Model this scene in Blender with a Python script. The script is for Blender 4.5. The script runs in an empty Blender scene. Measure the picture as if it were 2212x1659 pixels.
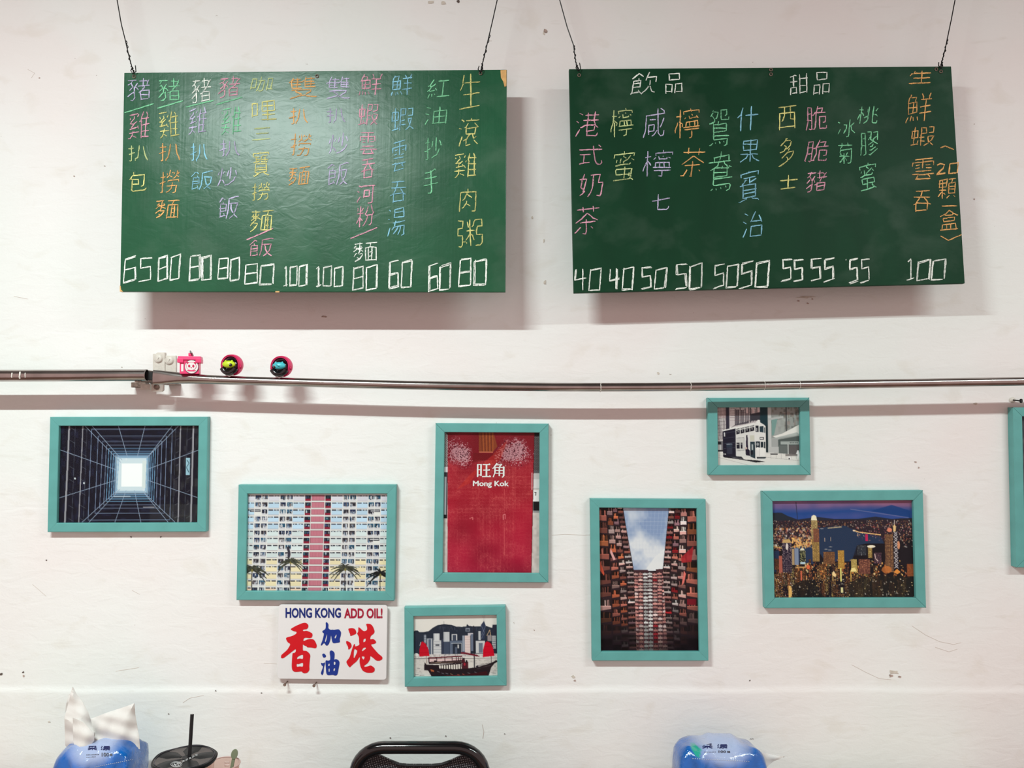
import bpy, bmesh, math, random
import numpy as np
from mathutils import Vector, Matrix

# ------------------------------------------------------------------ camera, world, lamps, exposure
scene = bpy.context.scene
COL = scene.collection
IMG_W, IMG_H = 2212, 1659
FOC = 1750.0                       # focal length in pixels of the photograph
CAM_D, CAM_Z, PITCH = 1.75, 1.495, math.radians(1.8)

cam_data = bpy.data.cameras.new('camera')
cam_data.sensor_width = 36.0
cam_data.lens = 36.0 * FOC / IMG_W
cam_data.clip_start = 0.02
cam = bpy.data.objects.new('camera', cam_data)
COL.objects.link(cam)
cam.location = (0, -CAM_D, CAM_Z)
cam.rotation_euler = (math.radians(90) + PITCH, 0, 0)
scene.camera = cam

world = bpy.data.worlds.new('room_light'); scene.world = world
world.use_nodes = True
wbg = world.node_tree.nodes['Background']
wbg.inputs[0].default_value = (1.0, 0.72, 0.68, 1)
wbg.inputs[1].default_value = 0.70

LAMP_Z = CAM_Z + 1.23
LAMP_Y = -1.55
for lx, ln, en in ((-0.88, 0.66, 65), (1.75, 1.10, 33)):
    ld = bpy.data.lights.new('tube_light', 'AREA')
    ld.shape = 'RECTANGLE'; ld.size = ln; ld.size_y = 0.045
    ld.energy = en; ld.color = (0.875, 1.0, 0.975)
    lo = bpy.data.objects.new('tube_light', ld); COL.objects.link(lo)
    lo.location = (lx, LAMP_Y, LAMP_Z)

vs = scene.view_settings
vs.view_transform = 'Standard'; vs.look = 'None'; vs.gamma = 1.0; vs.use_curve_mapping = False
vs.exposure = 0.0
R_ = random.Random(7)

# ------------------------------------------------------------------ pixel -> wall geometry
CP, SP = math.cos(PITCH), math.sin(PITCH)
def ray(px, py):
    x = (px - IMG_W / 2) / FOC; z = -(py - IMG_H / 2) / FOC
    return Vector((x, CP - z * SP, z * CP + SP))
def U(px, py, d=0.0):
    """point at distance d in front of the wall (wall plane y = 0)"""
    r = ray(px, py); t = (CAM_D - d) / r.y
    return Vector((r.x * t, -d, CAM_Z + r.z * t))
def on_plane(px, py, P, N):
    r = ray(px, py); o = Vector((0, -CAM_D, CAM_Z))
    return o + r * ((P - o).dot(N) / r.dot(N))

# ------------------------------------------------------------------ helpers
def srgb(c):
    return tuple(((v / 255) / 12.92 if v / 255 <= .04045 else ((v / 255 + .055) / 1.055) ** 2.4) for v in c)

def material(name, rgb, rough=.5, metal=0.0, spec=.5, coat=0.0, bump=None, vary=None, gain=.92):
    m = bpy.data.materials.new(name); m.use_nodes = True
    nt = m.node_tree; b = nt.nodes['Principled BSDF']
    c = tuple(v * gain for v in srgb(rgb))
    b.inputs['Base Color'].default_value = (*c, 1)
    b.inputs['Roughness'].default_value = rough
    b.inputs['Metallic'].default_value = metal
    b.inputs['Specular IOR Level'].default_value = spec
    b.inputs['Coat Weight'].default_value = coat
    tc = nt.nodes.new('ShaderNodeTexCoord')
    if vary:
        sc, amt = vary
        n = nt.nodes.new('ShaderNodeTexNoise'); n.inputs['Scale'].default_value = sc; n.inputs['Detail'].default_value = 5
        nt.links.new(tc.outputs['Object'], n.inputs['Vector'])
        r = nt.nodes.new('ShaderNodeValToRGB')
        r.color_ramp.elements[0].position = .35; r.color_ramp.elements[1].position = .65
        r.color_ramp.elements[0].color = (*(v * (1 - amt) for v in c), 1)
        r.color_ramp.elements[1].color = (*(min(1, v * (1 + amt)) for v in c), 1)
        nt.links.new(n.outputs['Fac'], r.inputs['Fac']); nt.links.new(r.outputs['Color'], b.inputs['Base Color'])
    if bump:
        sc, st = bump
        n = nt.nodes.new('ShaderNodeTexNoise'); n.inputs['Scale'].default_value = sc; n.inputs['Detail'].default_value = 4
        nt.links.new(tc.outputs['Object'], n.inputs['Vector'])
        k = nt.nodes.new('ShaderNodeBump'); k.inputs['Strength'].default_value = st; k.inputs['Distance'].default_value = .002
        nt.links.new(n.outputs['Fac'], k.inputs['Height']); nt.links.new(k.outputs['Normal'], b.inputs['Normal'])
    return m

def empty(name, loc, label, cat, group=None):
    o = bpy.data.objects.new(name, None); COL.objects.link(o)
    o.location = loc; o.empty_display_size = .05
    o['label'] = label; o['category'] = cat
    if group: o['group'] = group
    bpy.context.view_layer.update()
    return o

def tag(o, label=None, cat=None, group=None, kind=None):
    if label: o['label'] = label
    if cat: o['category'] = cat
    if group: o['group'] = group
    if kind: o['kind'] = kind
    return o

def mesh_obj(name, verts, faces, mat, parent=None, smooth=False, label=None):
    """verts in world coordinates; a parent keeps them where they are"""
    verts = [Vector(v) for v in verts]
    if verts:
        lo = Vector((min(v.x for v in verts), min(v.y for v in verts), min(v.z for v in verts)))
        hi = Vector((max(v.x for v in verts), max(v.y for v in verts), max(v.z for v in verts)))
        c = (lo + hi) / 2
    else: c = Vector()
    me = bpy.data.meshes.new(name)
    me.from_pydata([v - c for v in verts], [], faces)
    if mat: me.materials.append(mat)
    bm = bmesh.new(); bm.from_mesh(me); bmesh.ops.recalc_face_normals(bm, faces=bm.faces[:]); bm.to_mesh(me); bm.free()
    if smooth:
        me.polygons.foreach_set('use_smooth', [True] * len(me.polygons))
        try: me.set_sharp_from_angle(angle=math.radians(40))
        except Exception: pass
    o = bpy.data.objects.new(name, me); COL.objects.link(o)
    if parent:
        o.parent = parent; o.location = c - world_loc(parent)
    else: o.location = c
    if label: o['label'] = label
    return o
def world_loc(o):
    v = Vector(o.location)
    while o.parent: o = o.parent; v += o.location
    return v

class MB:
    def __init__(s): s.v = []; s.f = []
    def add(s, v, f):
        n = len(s.v); s.v += [Vector(p) for p in v]; s.f += [[i + n for i in q] for q in f]; return s
    def box(s, lo, hi):
        (a, b, c), (d, e, f) = lo, hi
        return s.add([(a,b,c),(d,b,c),(d,e,c),(a,e,c),(a,b,f),(d,b,f),(d,e,f),(a,e,f)],
                     [(0,1,2,3),(4,5,6,7),(0,1,5,4),(1,2,6,5),(2,3,7,6),(3,0,4,7)])
    def tube(s, pts, r, n=10, cap=True, flat=None):
        pts = [Vector(p) for p in pts]; rs = r if isinstance(r, (list, tuple)) else [r] * len(pts)
        rings = []; up = None
        for i, p in enumerate(pts):
            t = (pts[min(i + 1, len(pts) - 1)] - pts[max(i - 1, 0)]).normalized()
            if up is None:
                up = Vector((0, 0, 1)) if abs(t.z) < .9 else Vector((1, 0, 0))
            a = t.cross(up).normalized(); b = a.cross(t).normalized(); up = b
            fy, fz = (flat[i] if flat else (1, 1))
            rings.append([p + (a * math.cos(k * 2 * math.pi / n) * fy + b * math.sin(k * 2 * math.pi / n) * fz) * rs[i] for k in range(n)])
        v = [q for ring in rings for q in ring]; f = []
        for i in range(len(pts) - 1):
            for k in range(n):
                f.append((i*n+k, i*n+(k+1)%n, (i+1)*n+(k+1)%n, (i+1)*n+k))
        if cap: f += [tuple(range(n)), tuple((len(pts)-1)*n+k for k in range(n))]
        return s.add(v, f)
    def lathe(s, c, prof, n=24, axis='z', cap=True):
        c = Vector(c); v = []
        for r, h in prof:
            for k in range(n):
                a = 2 * math.pi * k / n
                q = Vector((r*math.cos(a), r*math.sin(a), h)) if axis == 'z' else Vector((r*math.cos(a), -h, r*math.sin(a)))
                v.append(c + q)
        f = [(i*n+k, i*n+(k+1)%n, (i+1)*n+(k+1)%n, (i+1)*n+k) for i in range(len(prof)-1) for k in range(n)]
        if cap: f += [tuple(range(n)), tuple((len(prof)-1)*n+k for k in range(n))]
        return s.add(v, f)
    def prism(s, front, back):
        n = len(front)
        return s.add(list(front) + list(back), [tuple(range(n)), tuple(range(n, 2*n))] + [(i, (i+1)%n, n+(i+1)%n, n+i) for i in range(n)])
    def ellipsoid(s, c, r, n=20, m=12):
        c = Vector(c); v = [c + Vector((0,0,-r[2]))]; f = []
        for j in range(1, m):
            a = math.pi * j / m - math.pi / 2
            for k in range(n):
                b = 2*math.pi*k/n
                v.append(c + Vector((r[0]*math.cos(a)*math.cos(b), r[1]*math.cos(a)*math.sin(b), r[2]*math.sin(a))))
        v.append(c + Vector((0,0,r[2])))
        for k in range(n): f.append((0, 1+(k+1)%n, 1+k))
        for j in range(m-2):
            for k in range(n): f.append((1+j*n+k, 1+j*n+(k+1)%n, 1+(j+1)*n+(k+1)%n, 1+(j+1)*n+k))
        L = len(v)-1
        for k in range(n): f.append((L, 1+(m-2)*n+k, 1+(m-2)*n+(k+1)%n))
        return s.add(v, f)
    def build(s, name, mat, parent=None, smooth=False, label=None, bevel=0):
        o = mesh_obj(name, s.v, s.f, mat, parent, smooth, label)
        if bevel:
            bm = bmesh.new(); bm.from_mesh(o.data)
            es = [e for e in bm.edges if len(e.link_faces) == 2 and e.calc_face_angle(0) > .6]
            bmesh.ops.bevel(bm, geom=es, offset=bevel, segments=2, profile=.5, affect='EDGES')
            bm.to_mesh(o.data); bm.free()
        return o

def glyph_mesh(splines=None, body=None, bold=0.0):
    """flat filled shape: either text or closed outlines; returns verts (x,y) and faces"""
    if body is not None:
        c = bpy.data.curves.new('g', 'FONT'); c.body = body; c.size = 1; c.offset = bold; c.resolution_u = 3
    else:
        c = bpy.data.curves.new('g', 'CURVE'); c.dimensions = '2D'; c.fill_mode = 'BOTH'
        for pts in splines:
            sp = c.splines.new('POLY'); sp.points.add(len(pts) - 1); sp.use_cyclic_u = True
            for q, p in zip(sp.points, pts): q.co = (p[0], p[1], 0, 1)
    o = bpy.data.objects.new('g', c); COL.objects.link(o)
    dg = bpy.context.evaluated_depsgraph_get()
    me = bpy.data.meshes.new_from_object(o.evaluated_get(dg))
    v = [(p.co.x, p.co.y) for p in me.vertices]; f = [tuple(p.vertices) for p in me.polygons]
    bpy.data.objects.remove(o); bpy.data.curves.remove(c); bpy.data.meshes.remove(me)
    return v, f
def fit(v, x0, y0, x1, y1):
    a = min(p[0] for p in v); b = max(p[0] for p in v); c = min(p[1] for p in v); d = max(p[1] for p in v)
    return [(x0 + (p[0]-a)/(b-a)*(x1-x0), y1 - (p[1]-c)/(d-c)*(y1-y0)) for p in v]

# ------------------------------------------------------------------ materials
M = {}
M['teal'] = material('teal_frame', (98, 168, 164), .42, spec=.4, vary=(30, .05), bump=(60, .05))
M['teal_edge'] = material('dark_joint', (26, 58, 56), .6)
M['chalk_black'] = material('black_paint', (14, 14, 18), .35)
M['wire'] = material('black_wire', (22, 20, 20), .4, metal=.6)
M['plywood'] = material('bare_plywood', (214, 168, 104), .7, vary=(60, .2))
M['steel'] = material('bare_steel', (178, 170, 166), .2, metal=1.0, vary=(18, .12), bump=(50, .06))
M['steel_dark'] = material('inner_steel', (30, 28, 28), .6)
M['painted'] = material('painted_metal', (216, 210, 200), .45, vary=(120, .06), bump=(180, .35))
M['rust'] = material('grimy_metal', (128, 108, 98), .55, metal=.35, vary=(150, .35), bump=(200, .4))
M['paintdrop'] = material('white_paint_drip', (232, 228, 220), .5)
M['pink'] = material('pink_plastic', (240, 62, 118), .38, vary=(80, .06))
M['pink_dark'] = material('deep_pink_plastic', (205, 24, 84), .4)
M['white'] = material('white_plastic', (238, 232, 230), .35)
M['black'] = material('gloss_black', (10, 10, 13), .12, coat=.5)
M['black_matt'] = material('matt_black', (12, 12, 16), .55)
M['lime'] = material('lime_plastic', (196, 222, 40), .35, vary=(120, .12))
M['cyan'] = material('cyan_plastic', (70, 190, 200), .35, vary=(120, .12))
M['sign'] = material('white_acrylic', (236, 234, 234), .22, coat=.4)
M['sign_red'] = material('red_vinyl', (214, 10, 28), .3)
M['sign_red2'] = material('crimson_vinyl', (168, 10, 50), .3)
M['sign_blue'] = material('navy_vinyl', (8, 40, 118), .3)
M['sign_blue2'] = material('blue_vinyl', (10, 50, 142), .3)
M['paper'] = material('white_paper', (236, 236, 234), .8)
M['ink'] = material('navy_ink', (22, 34, 92), .45)
M['ink_dark'] = material('grey_ink', (60, 56, 66), .5)
M['tissue'] = material('tissue_paper', (226, 222, 218), .95, bump=(90, .12), gain=.92)
M['tissue'].node_tree.nodes['Principled BSDF'].inputs['Subsurface Weight'].default_value = .15
M['tissue'].node_tree.nodes['Principled BSDF'].inputs['Subsurface Radius'].default_value = (.004, .004, .004)
M['chip'] = material('old_plaster', (168, 148, 138), .9, vary=(200, .3))
M['chip_dark'] = material('dark_speck', (92, 80, 74), .9)
M['line_pale'] = material('hairline', (206, 192, 182), .9)
M['chip_pale'] = material('pale_filler', (206, 198, 186), .9, vary=(200, .1))
M['white_line'] = material('white_ink', (205, 205, 205), .5)
M['olive'] = material('grey_green_plastic', (120, 128, 104), .4)
M['tabletop'] = material('table_laminate', (196, 186, 170), .35, vary=(12, .08))
M['table_metal'] = material('table_leg_metal', (150, 150, 150), .3, metal=.9)
M['lampwhite'] = material('lamp_housing', (230, 230, 228), .4)

def emission(name, rgb, s):
    m = bpy.data.materials.new(name); m.use_nodes = True; nt = m.node_tree
    nt.nodes.remove(nt.nodes['Principled BSDF'])
    e = nt.nodes.new('ShaderNodeEmission'); e.inputs[0].default_value = (*rgb, 1); e.inputs[1].default_value = s
    nt.links.new(e.outputs[0], nt.nodes['Material Output'].inputs[0]); return m
M['tube'] = emission('lit_tube', (1, .98, .95), 6.0)

def attr_material(name, rough=.5, coat=0.0, alpha=False, scale=600):
    m = bpy.data.materials.new(name); m.use_nodes = True; nt = m.node_tree; b = nt.nodes['Principled BSDF']
    a = nt.nodes.new('ShaderNodeVertexColor'); a.layer_name = 'ink'
    nt.links.new(a.outputs['Color'], b.inputs['Base Color'])
    b.inputs['Roughness'].default_value = rough; b.inputs['Coat Weight'].default_value = coat
    b.inputs['Specular IOR Level'].default_value = .1
    if alpha:
        tc = nt.nodes.new('ShaderNodeTexCoord')
        mp = nt.nodes.new('ShaderNodeMapping'); mp.inputs['Scale'].default_value = (1, 1, .55)
        nt.links.new(tc.outputs['Object'], mp.inputs[0])
        n = nt.nodes.new('ShaderNodeTexNoise'); n.inputs['Scale'].default_value = scale; n.inputs['Detail'].default_value = 3
        nt.links.new(mp.outputs[0], n.inputs['Vector'])
        r = nt.nodes.new('ShaderNodeValToRGB')
        r.color_ramp.elements[0].position = .30; r.color_ramp.elements[0].color = (.22,) * 3 + (1,)
        r.color_ramp.elements[1].position = .46; r.color_ramp.elements[1].color = (1, 1, 1, 1)
        nt.links.new(n.outputs['Fac'], r.inputs['Fac']); nt.links.new(r.outputs['Color'], b.inputs['Alpha'])
    return m
M['chalk'] = attr_material('chalk', .95, alpha=True)
M['print'] = attr_material('photo_print', .45)

def glass_mat(name, tint=(1, 1, 1), ior=1.45, rough=.03):
    """thin sheet: clear, with the mirror-like sheen glass has at its surface"""
    m = bpy.data.materials.new(name); m.use_nodes = True; nt = m.node_tree
    nt.nodes.remove(nt.nodes['Principled BSDF'])
    t = nt.nodes.new('ShaderNodeBsdfTransparent'); t.inputs[0].default_value = (*tint, 1)
    g = nt.nodes.new('ShaderNodeBsdfGlossy'); g.inputs['Roughness'].default_value = rough
    f = nt.nodes.new('ShaderNodeFresnel'); f.inputs[0].default_value = ior
    x = nt.nodes.new('ShaderNodeMixShader')
    ge = nt.nodes.new('ShaderNodeNewGeometry'); k = nt.nodes.new('ShaderNodeMath'); k.operation = 'SUBTRACT'; k.inputs[0].default_value = 1
    nt.links.new(ge.outputs['Backfacing'], k.inputs[1])
    w = nt.nodes.new('ShaderNodeMath'); w.operation = 'MULTIPLY'; nt.links.new(f.outputs[0], w.inputs[0]); nt.links.new(k.outputs[0], w.inputs[1])
    nt.links.new(w.outputs[0], x.inputs[0]); nt.links.new(t.outputs[0], x.inputs[1]); nt.links.new(g.outputs[0], x.inputs[2])
    nt.links.new(x.outputs[0], nt.nodes['Material Output'].inputs[0]); return m
M['pane'] = glass_mat('clear_pane', (.985, .99, .99), 1.22)
M['film'] = glass_mat('clear_film', (.93, .93, .95), 1.5, .12)
M['cup_plastic'] = glass_mat('pinkish_clear_plastic', (.9, .78, .74), 1.5, .08)

def wall_material():
    m = bpy.data.materials.new('painted_plaster'); m.use_nodes = True; nt = m.node_tree; b = nt.nodes['Principled BSDF']
    L = nt.links; tc = nt.nodes.new('ShaderNodeTexCoord')
    def noise(sc, det=4, dist=0, mp=(1, 1, 1)):
        q = nt.nodes.new('ShaderNodeMapping'); q.inputs['Scale'].default_value = mp; L.new(tc.outputs['Object'], q.inputs[0])
        n = nt.nodes.new('ShaderNodeTexNoise'); n.inputs['Scale'].default_value = sc; n.inputs['Detail'].default_value = det
        n.inputs['Distortion'].default_value = dist; L.new(q.outputs[0], n.inputs['Vector']); return n
    def ramp(n, *st):
        r = nt.nodes.new('ShaderNodeValToRGB'); e = r.color_ramp.elements
        while len(e) < len(st): e.new(.5)
        for k, (p, c) in enumerate(st): e[k].position = p; e[k].color = (*c, 1)
        L.new(n.outputs['Fac'], r.inputs['Fac']); return r
    def mix(a, bb, fac, mode='MIX'):
        x = nt.nodes.new('ShaderNodeMix'); x.data_type = 'RGBA'; x.blend_type = mode
        if isinstance(fac, float): x.inputs[0].default_value = fac
        else: L.new(fac, x.inputs[0])
        for s, i in ((a, 6), (bb, 7)):
            if isinstance(s, tuple): x.inputs[i].default_value = (*s, 1)
            else: L.new(s, x.inputs[i])
        return x.outputs[2]
    # faint pink / greenish / cream cast of many repaintings
    tint = ramp(noise(2.2, 2), (.38, (.80, .765, .75)), (.5, (.80, .80, .785)), (.62, (.775, .80, .775)))
    dirt = ramp(noise(11, 6, .6, (1, 1, 1.6)), (.30, (.90, .87, .82)), (.42, (1, 1, 1)))
    c = mix(tint.outputs[0], dirt.outputs[0], .45, 'MULTIPLY')
    spk = ramp(noise(75, 3, 0), (.215, (1, 1, 1)), (.235, (0, 0, 0)))
    c = mix(c, (.34, .28, .24), spk.outputs[0])
    stroke = ramp(noise(26, 5, 1.2, (.35, 1, 1.5)), (.25, (.93, .92, .9)), (.36, (1, 1, 1)))
    c = mix(c, stroke.outputs[0], .7, 'MULTIPLY')
    L.new(c, b.inputs['Base Color'])
    b.inputs['Roughness'].default_value = .62; b.inputs['Specular IOR Level'].default_value = .25
    # relief: brushed, lumpy plaster
    n1 = noise(5, 3); n2 = noise(40, 5, .8, (.5, 1, 1.3)); n3 = noise(240, 2)
    a = nt.nodes.new('ShaderNodeMath'); a.operation = 'MULTIPLY'; a.inputs[1].default_value = .5; L.new(n2.outputs['Fac'], a.inputs[0])
    s = nt.nodes.new('ShaderNodeMath'); s.operation = 'ADD'; L.new(n1.outputs['Fac'], s.inputs[0]); L.new(a.outputs[0], s.inputs[1])
    a3 = nt.nodes.new('ShaderNodeMath'); a3.operation = 'MULTIPLY'; a3.inputs[1].default_value = .09; L.new(n3.outputs['Fac'], a3.inputs[0])
    s2 = nt.nodes.new('ShaderNodeMath'); s2.operation = 'ADD'; L.new(s.outputs[0], s2.inputs[0]); L.new(a3.outputs[0], s2.inputs[1])
    k = nt.nodes.new('ShaderNodeBump'); k.inputs['Strength'].default_value = .5; k.inputs['Distance'].default_value = .004
    L.new(s2.outputs[0], k.inputs['Height']); L.new(k.outputs['Normal'], b.inputs['Normal'])
    return m
M['wall'] = wall_material()

def board_material(name, base, crack, rough, seed, spec, dust):
    m = bpy.data.materials.new(name); m.use_nodes = True; nt = m.node_tree; b = nt.nodes['Principled BSDF']; L = nt.links
    tc = nt.nodes.new('ShaderNodeTexCoord')
    def noise(sc, det, mp, dist=0):
        q = nt.nodes.new('ShaderNodeMapping'); q.inputs['Scale'].default_value = mp; q.inputs['Location'].default_value = (seed, 0, seed)
        L.new(tc.outputs['Object'], q.inputs[0])
        n = nt.nodes.new('ShaderNodeTexNoise'); n.inputs['Scale'].default_value = sc; n.inputs['Detail'].default_value = det
        n.inputs['Distortion'].default_value = dist; L.new(q.outputs[0], n.inputs['Vector']); return n
    c = srgb(base)
    n = noise(9, 6, (1, 1, .6), .5); r = nt.nodes.new('ShaderNodeValToRGB')
    r.color_ramp.elements[0].position = .3; r.color_ramp.elements[0].color = (*(v * .86 for v in c), 1)
    r.color_ramp.elements[1].position = .72; r.color_ramp.elements[1].color = (*(v * 1.16 for v in c), 1)
    L.new(n.outputs['Fac'], r.inputs['Fac'])
    # wiped chalk dust, streaky
    d = noise(7, 9, (1.2, 1, 1.5), .3); rd = nt.nodes.new('ShaderNodeValToRGB')
    rd.color_ramp.elements[0].position = .5; rd.color_ramp.elements[0].color = (0, 0, 0, 1)
    rd.color_ramp.elements[1].position = .85; rd.color_ramp.elements[1].color = (dust,) * 3 + (1,)
    L.new(d.outputs['Fac'], rd.inputs['Fac'])
    x = nt.nodes.new('ShaderNodeMix'); x.data_type = 'RGBA'; L.new(rd.outputs['Color'], x.inputs[0])
    L.new(r.outputs['Color'], x.inputs[6]); x.inputs[7].default_value = (.36, .45, .38, 1)
    L.new(x.outputs[2], b.inputs['Base Color'])
    b.inputs['Roughness'].default_value = rough; b.inputs['Specular IOR Level'].default_value = spec
    g = noise(42, 6, (.7, 1, 1.2), 1.2); h = noise(9, 3, (16, 1, .5))
    a = nt.nodes.new('ShaderNodeMath'); a.operation = 'MULTIPLY_ADD'; a.inputs[1].default_value = .35
    L.new(h.outputs['Fac'], a.inputs[0]); L.new(g.outputs['Fac'], a.inputs[2])
    k = nt.nodes.new('ShaderNodeBump'); k.inputs['Strength'].default_value = crack; k.inputs['Distance'].default_value = .0012
    L.new(a.outputs[0], k.inputs['Height']); L.new(k.outputs['Normal'], b.inputs['Normal'])
    return m
M['board_left'] = board_material('weathered_green_board', (30, 82, 55), .30, .28, 0, .26, .13)
M['board_right'] = board_material('dark_green_board', (15, 56, 35), .22, .5, 5, .12, .11)
M['ceiling'] = material('ceiling_paint', (120, 118, 116), .8)
M['floor'] = material('floor_tile', (120, 84, 70), .4, vary=(3, .15))

def pack_material():
    m = bpy.data.materials.new('printed_wrap'); m.use_nodes = True; nt = m.node_tree; b = nt.nodes['Principled BSDF']; L = nt.links
    a = nt.nodes.new('ShaderNodeVertexColor'); a.layer_name = 'ink'; L.new(a.outputs['Color'], b.inputs['Base Color'])
    b.inputs['Roughness'].default_value = .16; b.inputs['Coat Weight'].default_value = .6; b.inputs['Coat Roughness'].default_value = .06
    tc = nt.nodes.new('ShaderNodeTexCoord')
    n = nt.nodes.new('ShaderNodeTexNoise'); n.inputs['Scale'].default_value = 38; n.inputs['Detail'].default_value = 3; n.inputs['Distortion'].default_value = 1.2
    L.new(tc.outputs['Object'], n.inputs['Vector'])
    k = nt.nodes.new('ShaderNodeBump'); k.inputs['Strength'].default_value = .7; k.inputs['Distance'].default_value = .004
    L.new(n.outputs['Fac'], k.inputs['Height']); L.new(k.outputs['Normal'], b.inputs['Normal'])
    return m
M['wrap'] = pack_material()

# ------------------------------------------------------------------ the setting
def wall():
    xs = np.linspace(-2.6, 2.6, 260); zr = U(1106, 1490).z
    rnd = np.random.RandomState(3)
    wob = np.interp(xs, np.linspace(-2.6, 2.6, 40), rnd.uniform(-.003, .003, 40))
    amp = np.interp(xs, [-2.6, 0.1, .9, 2.6], [.0045, .004, .003, .0025])
    rows = [(3.05, 0), (2.0, 0), (zr + .012, 0), (zr + .006, .12), (zr + .001, .55), (zr - .003, .9), (zr - .007, 1), (zr - .02, .93), (zr - .08, .85), (0, .8)]
    v = []; f = []
    for z, k in rows:
        for x, w, a in zip(xs, wob, amp):
            near = 1 if abs(z - zr) < .1 else 0
            v.append((x, -a * k, z + w * near))
    n = len(xs)
    for r in range(len(rows) - 1):
        for i in range(n - 1): f.append((r*n+i, r*n+i+1, (r+1)*n+i+1, (r+1)*n+i))
    b = MB().add(v, f)
    # body of the wall behind the plaster face
    w = b.build('wall_back', M['wall'], smooth=True); w['kind'] = 'structure'
    core = MB().box((-2.6, .001, 0), (2.6, .15, 3.05)).build('wall_core', M['wall'], w)
    return w
WALL = wall()
fl = MB().box((-2.6, -3.6, -.05), (2.6, 0, 0)).build('floor', M['floor']); fl['kind'] = 'structure'
ce = MB().box((-2.6, -3.6, 3.05), (2.6, .15, 3.1)).build('ceiling', M['ceiling']); ce['kind'] = 'structure'

for lx, ln, lab in ((-.88, .66, 'white ceiling tube lamp to the left of the room, above the frame'),
                    (1.75, 1.10, 'white ceiling tube lamp to the right of the room, above the frame')):
    t = empty('tube_lamp', (lx, LAMP_Y, LAMP_Z), lab, 'lamp')
    MB().box((lx-ln/2-.03, LAMP_Y-.05, LAMP_Z+.045), (lx+ln/2+.03, LAMP_Y+.05, LAMP_Z+.085)).build('housing', M['lampwhite'], t, bevel=.004)
    MB().tube([(lx-ln/2, LAMP_Y, LAMP_Z+.025), (lx+ln/2, LAMP_Y, LAMP_Z+.025)], .013, 12).build('tube', M['tube'], t, smooth=True)
    for s in (-1, 1):
        MB().tube([(lx+s*ln*.35, LAMP_Y, LAMP_Z+.08), (lx+s*ln*.35, LAMP_Y, 3.05)], .005, 8).build('hanger_rod', M['lampwhite'], t)

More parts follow.
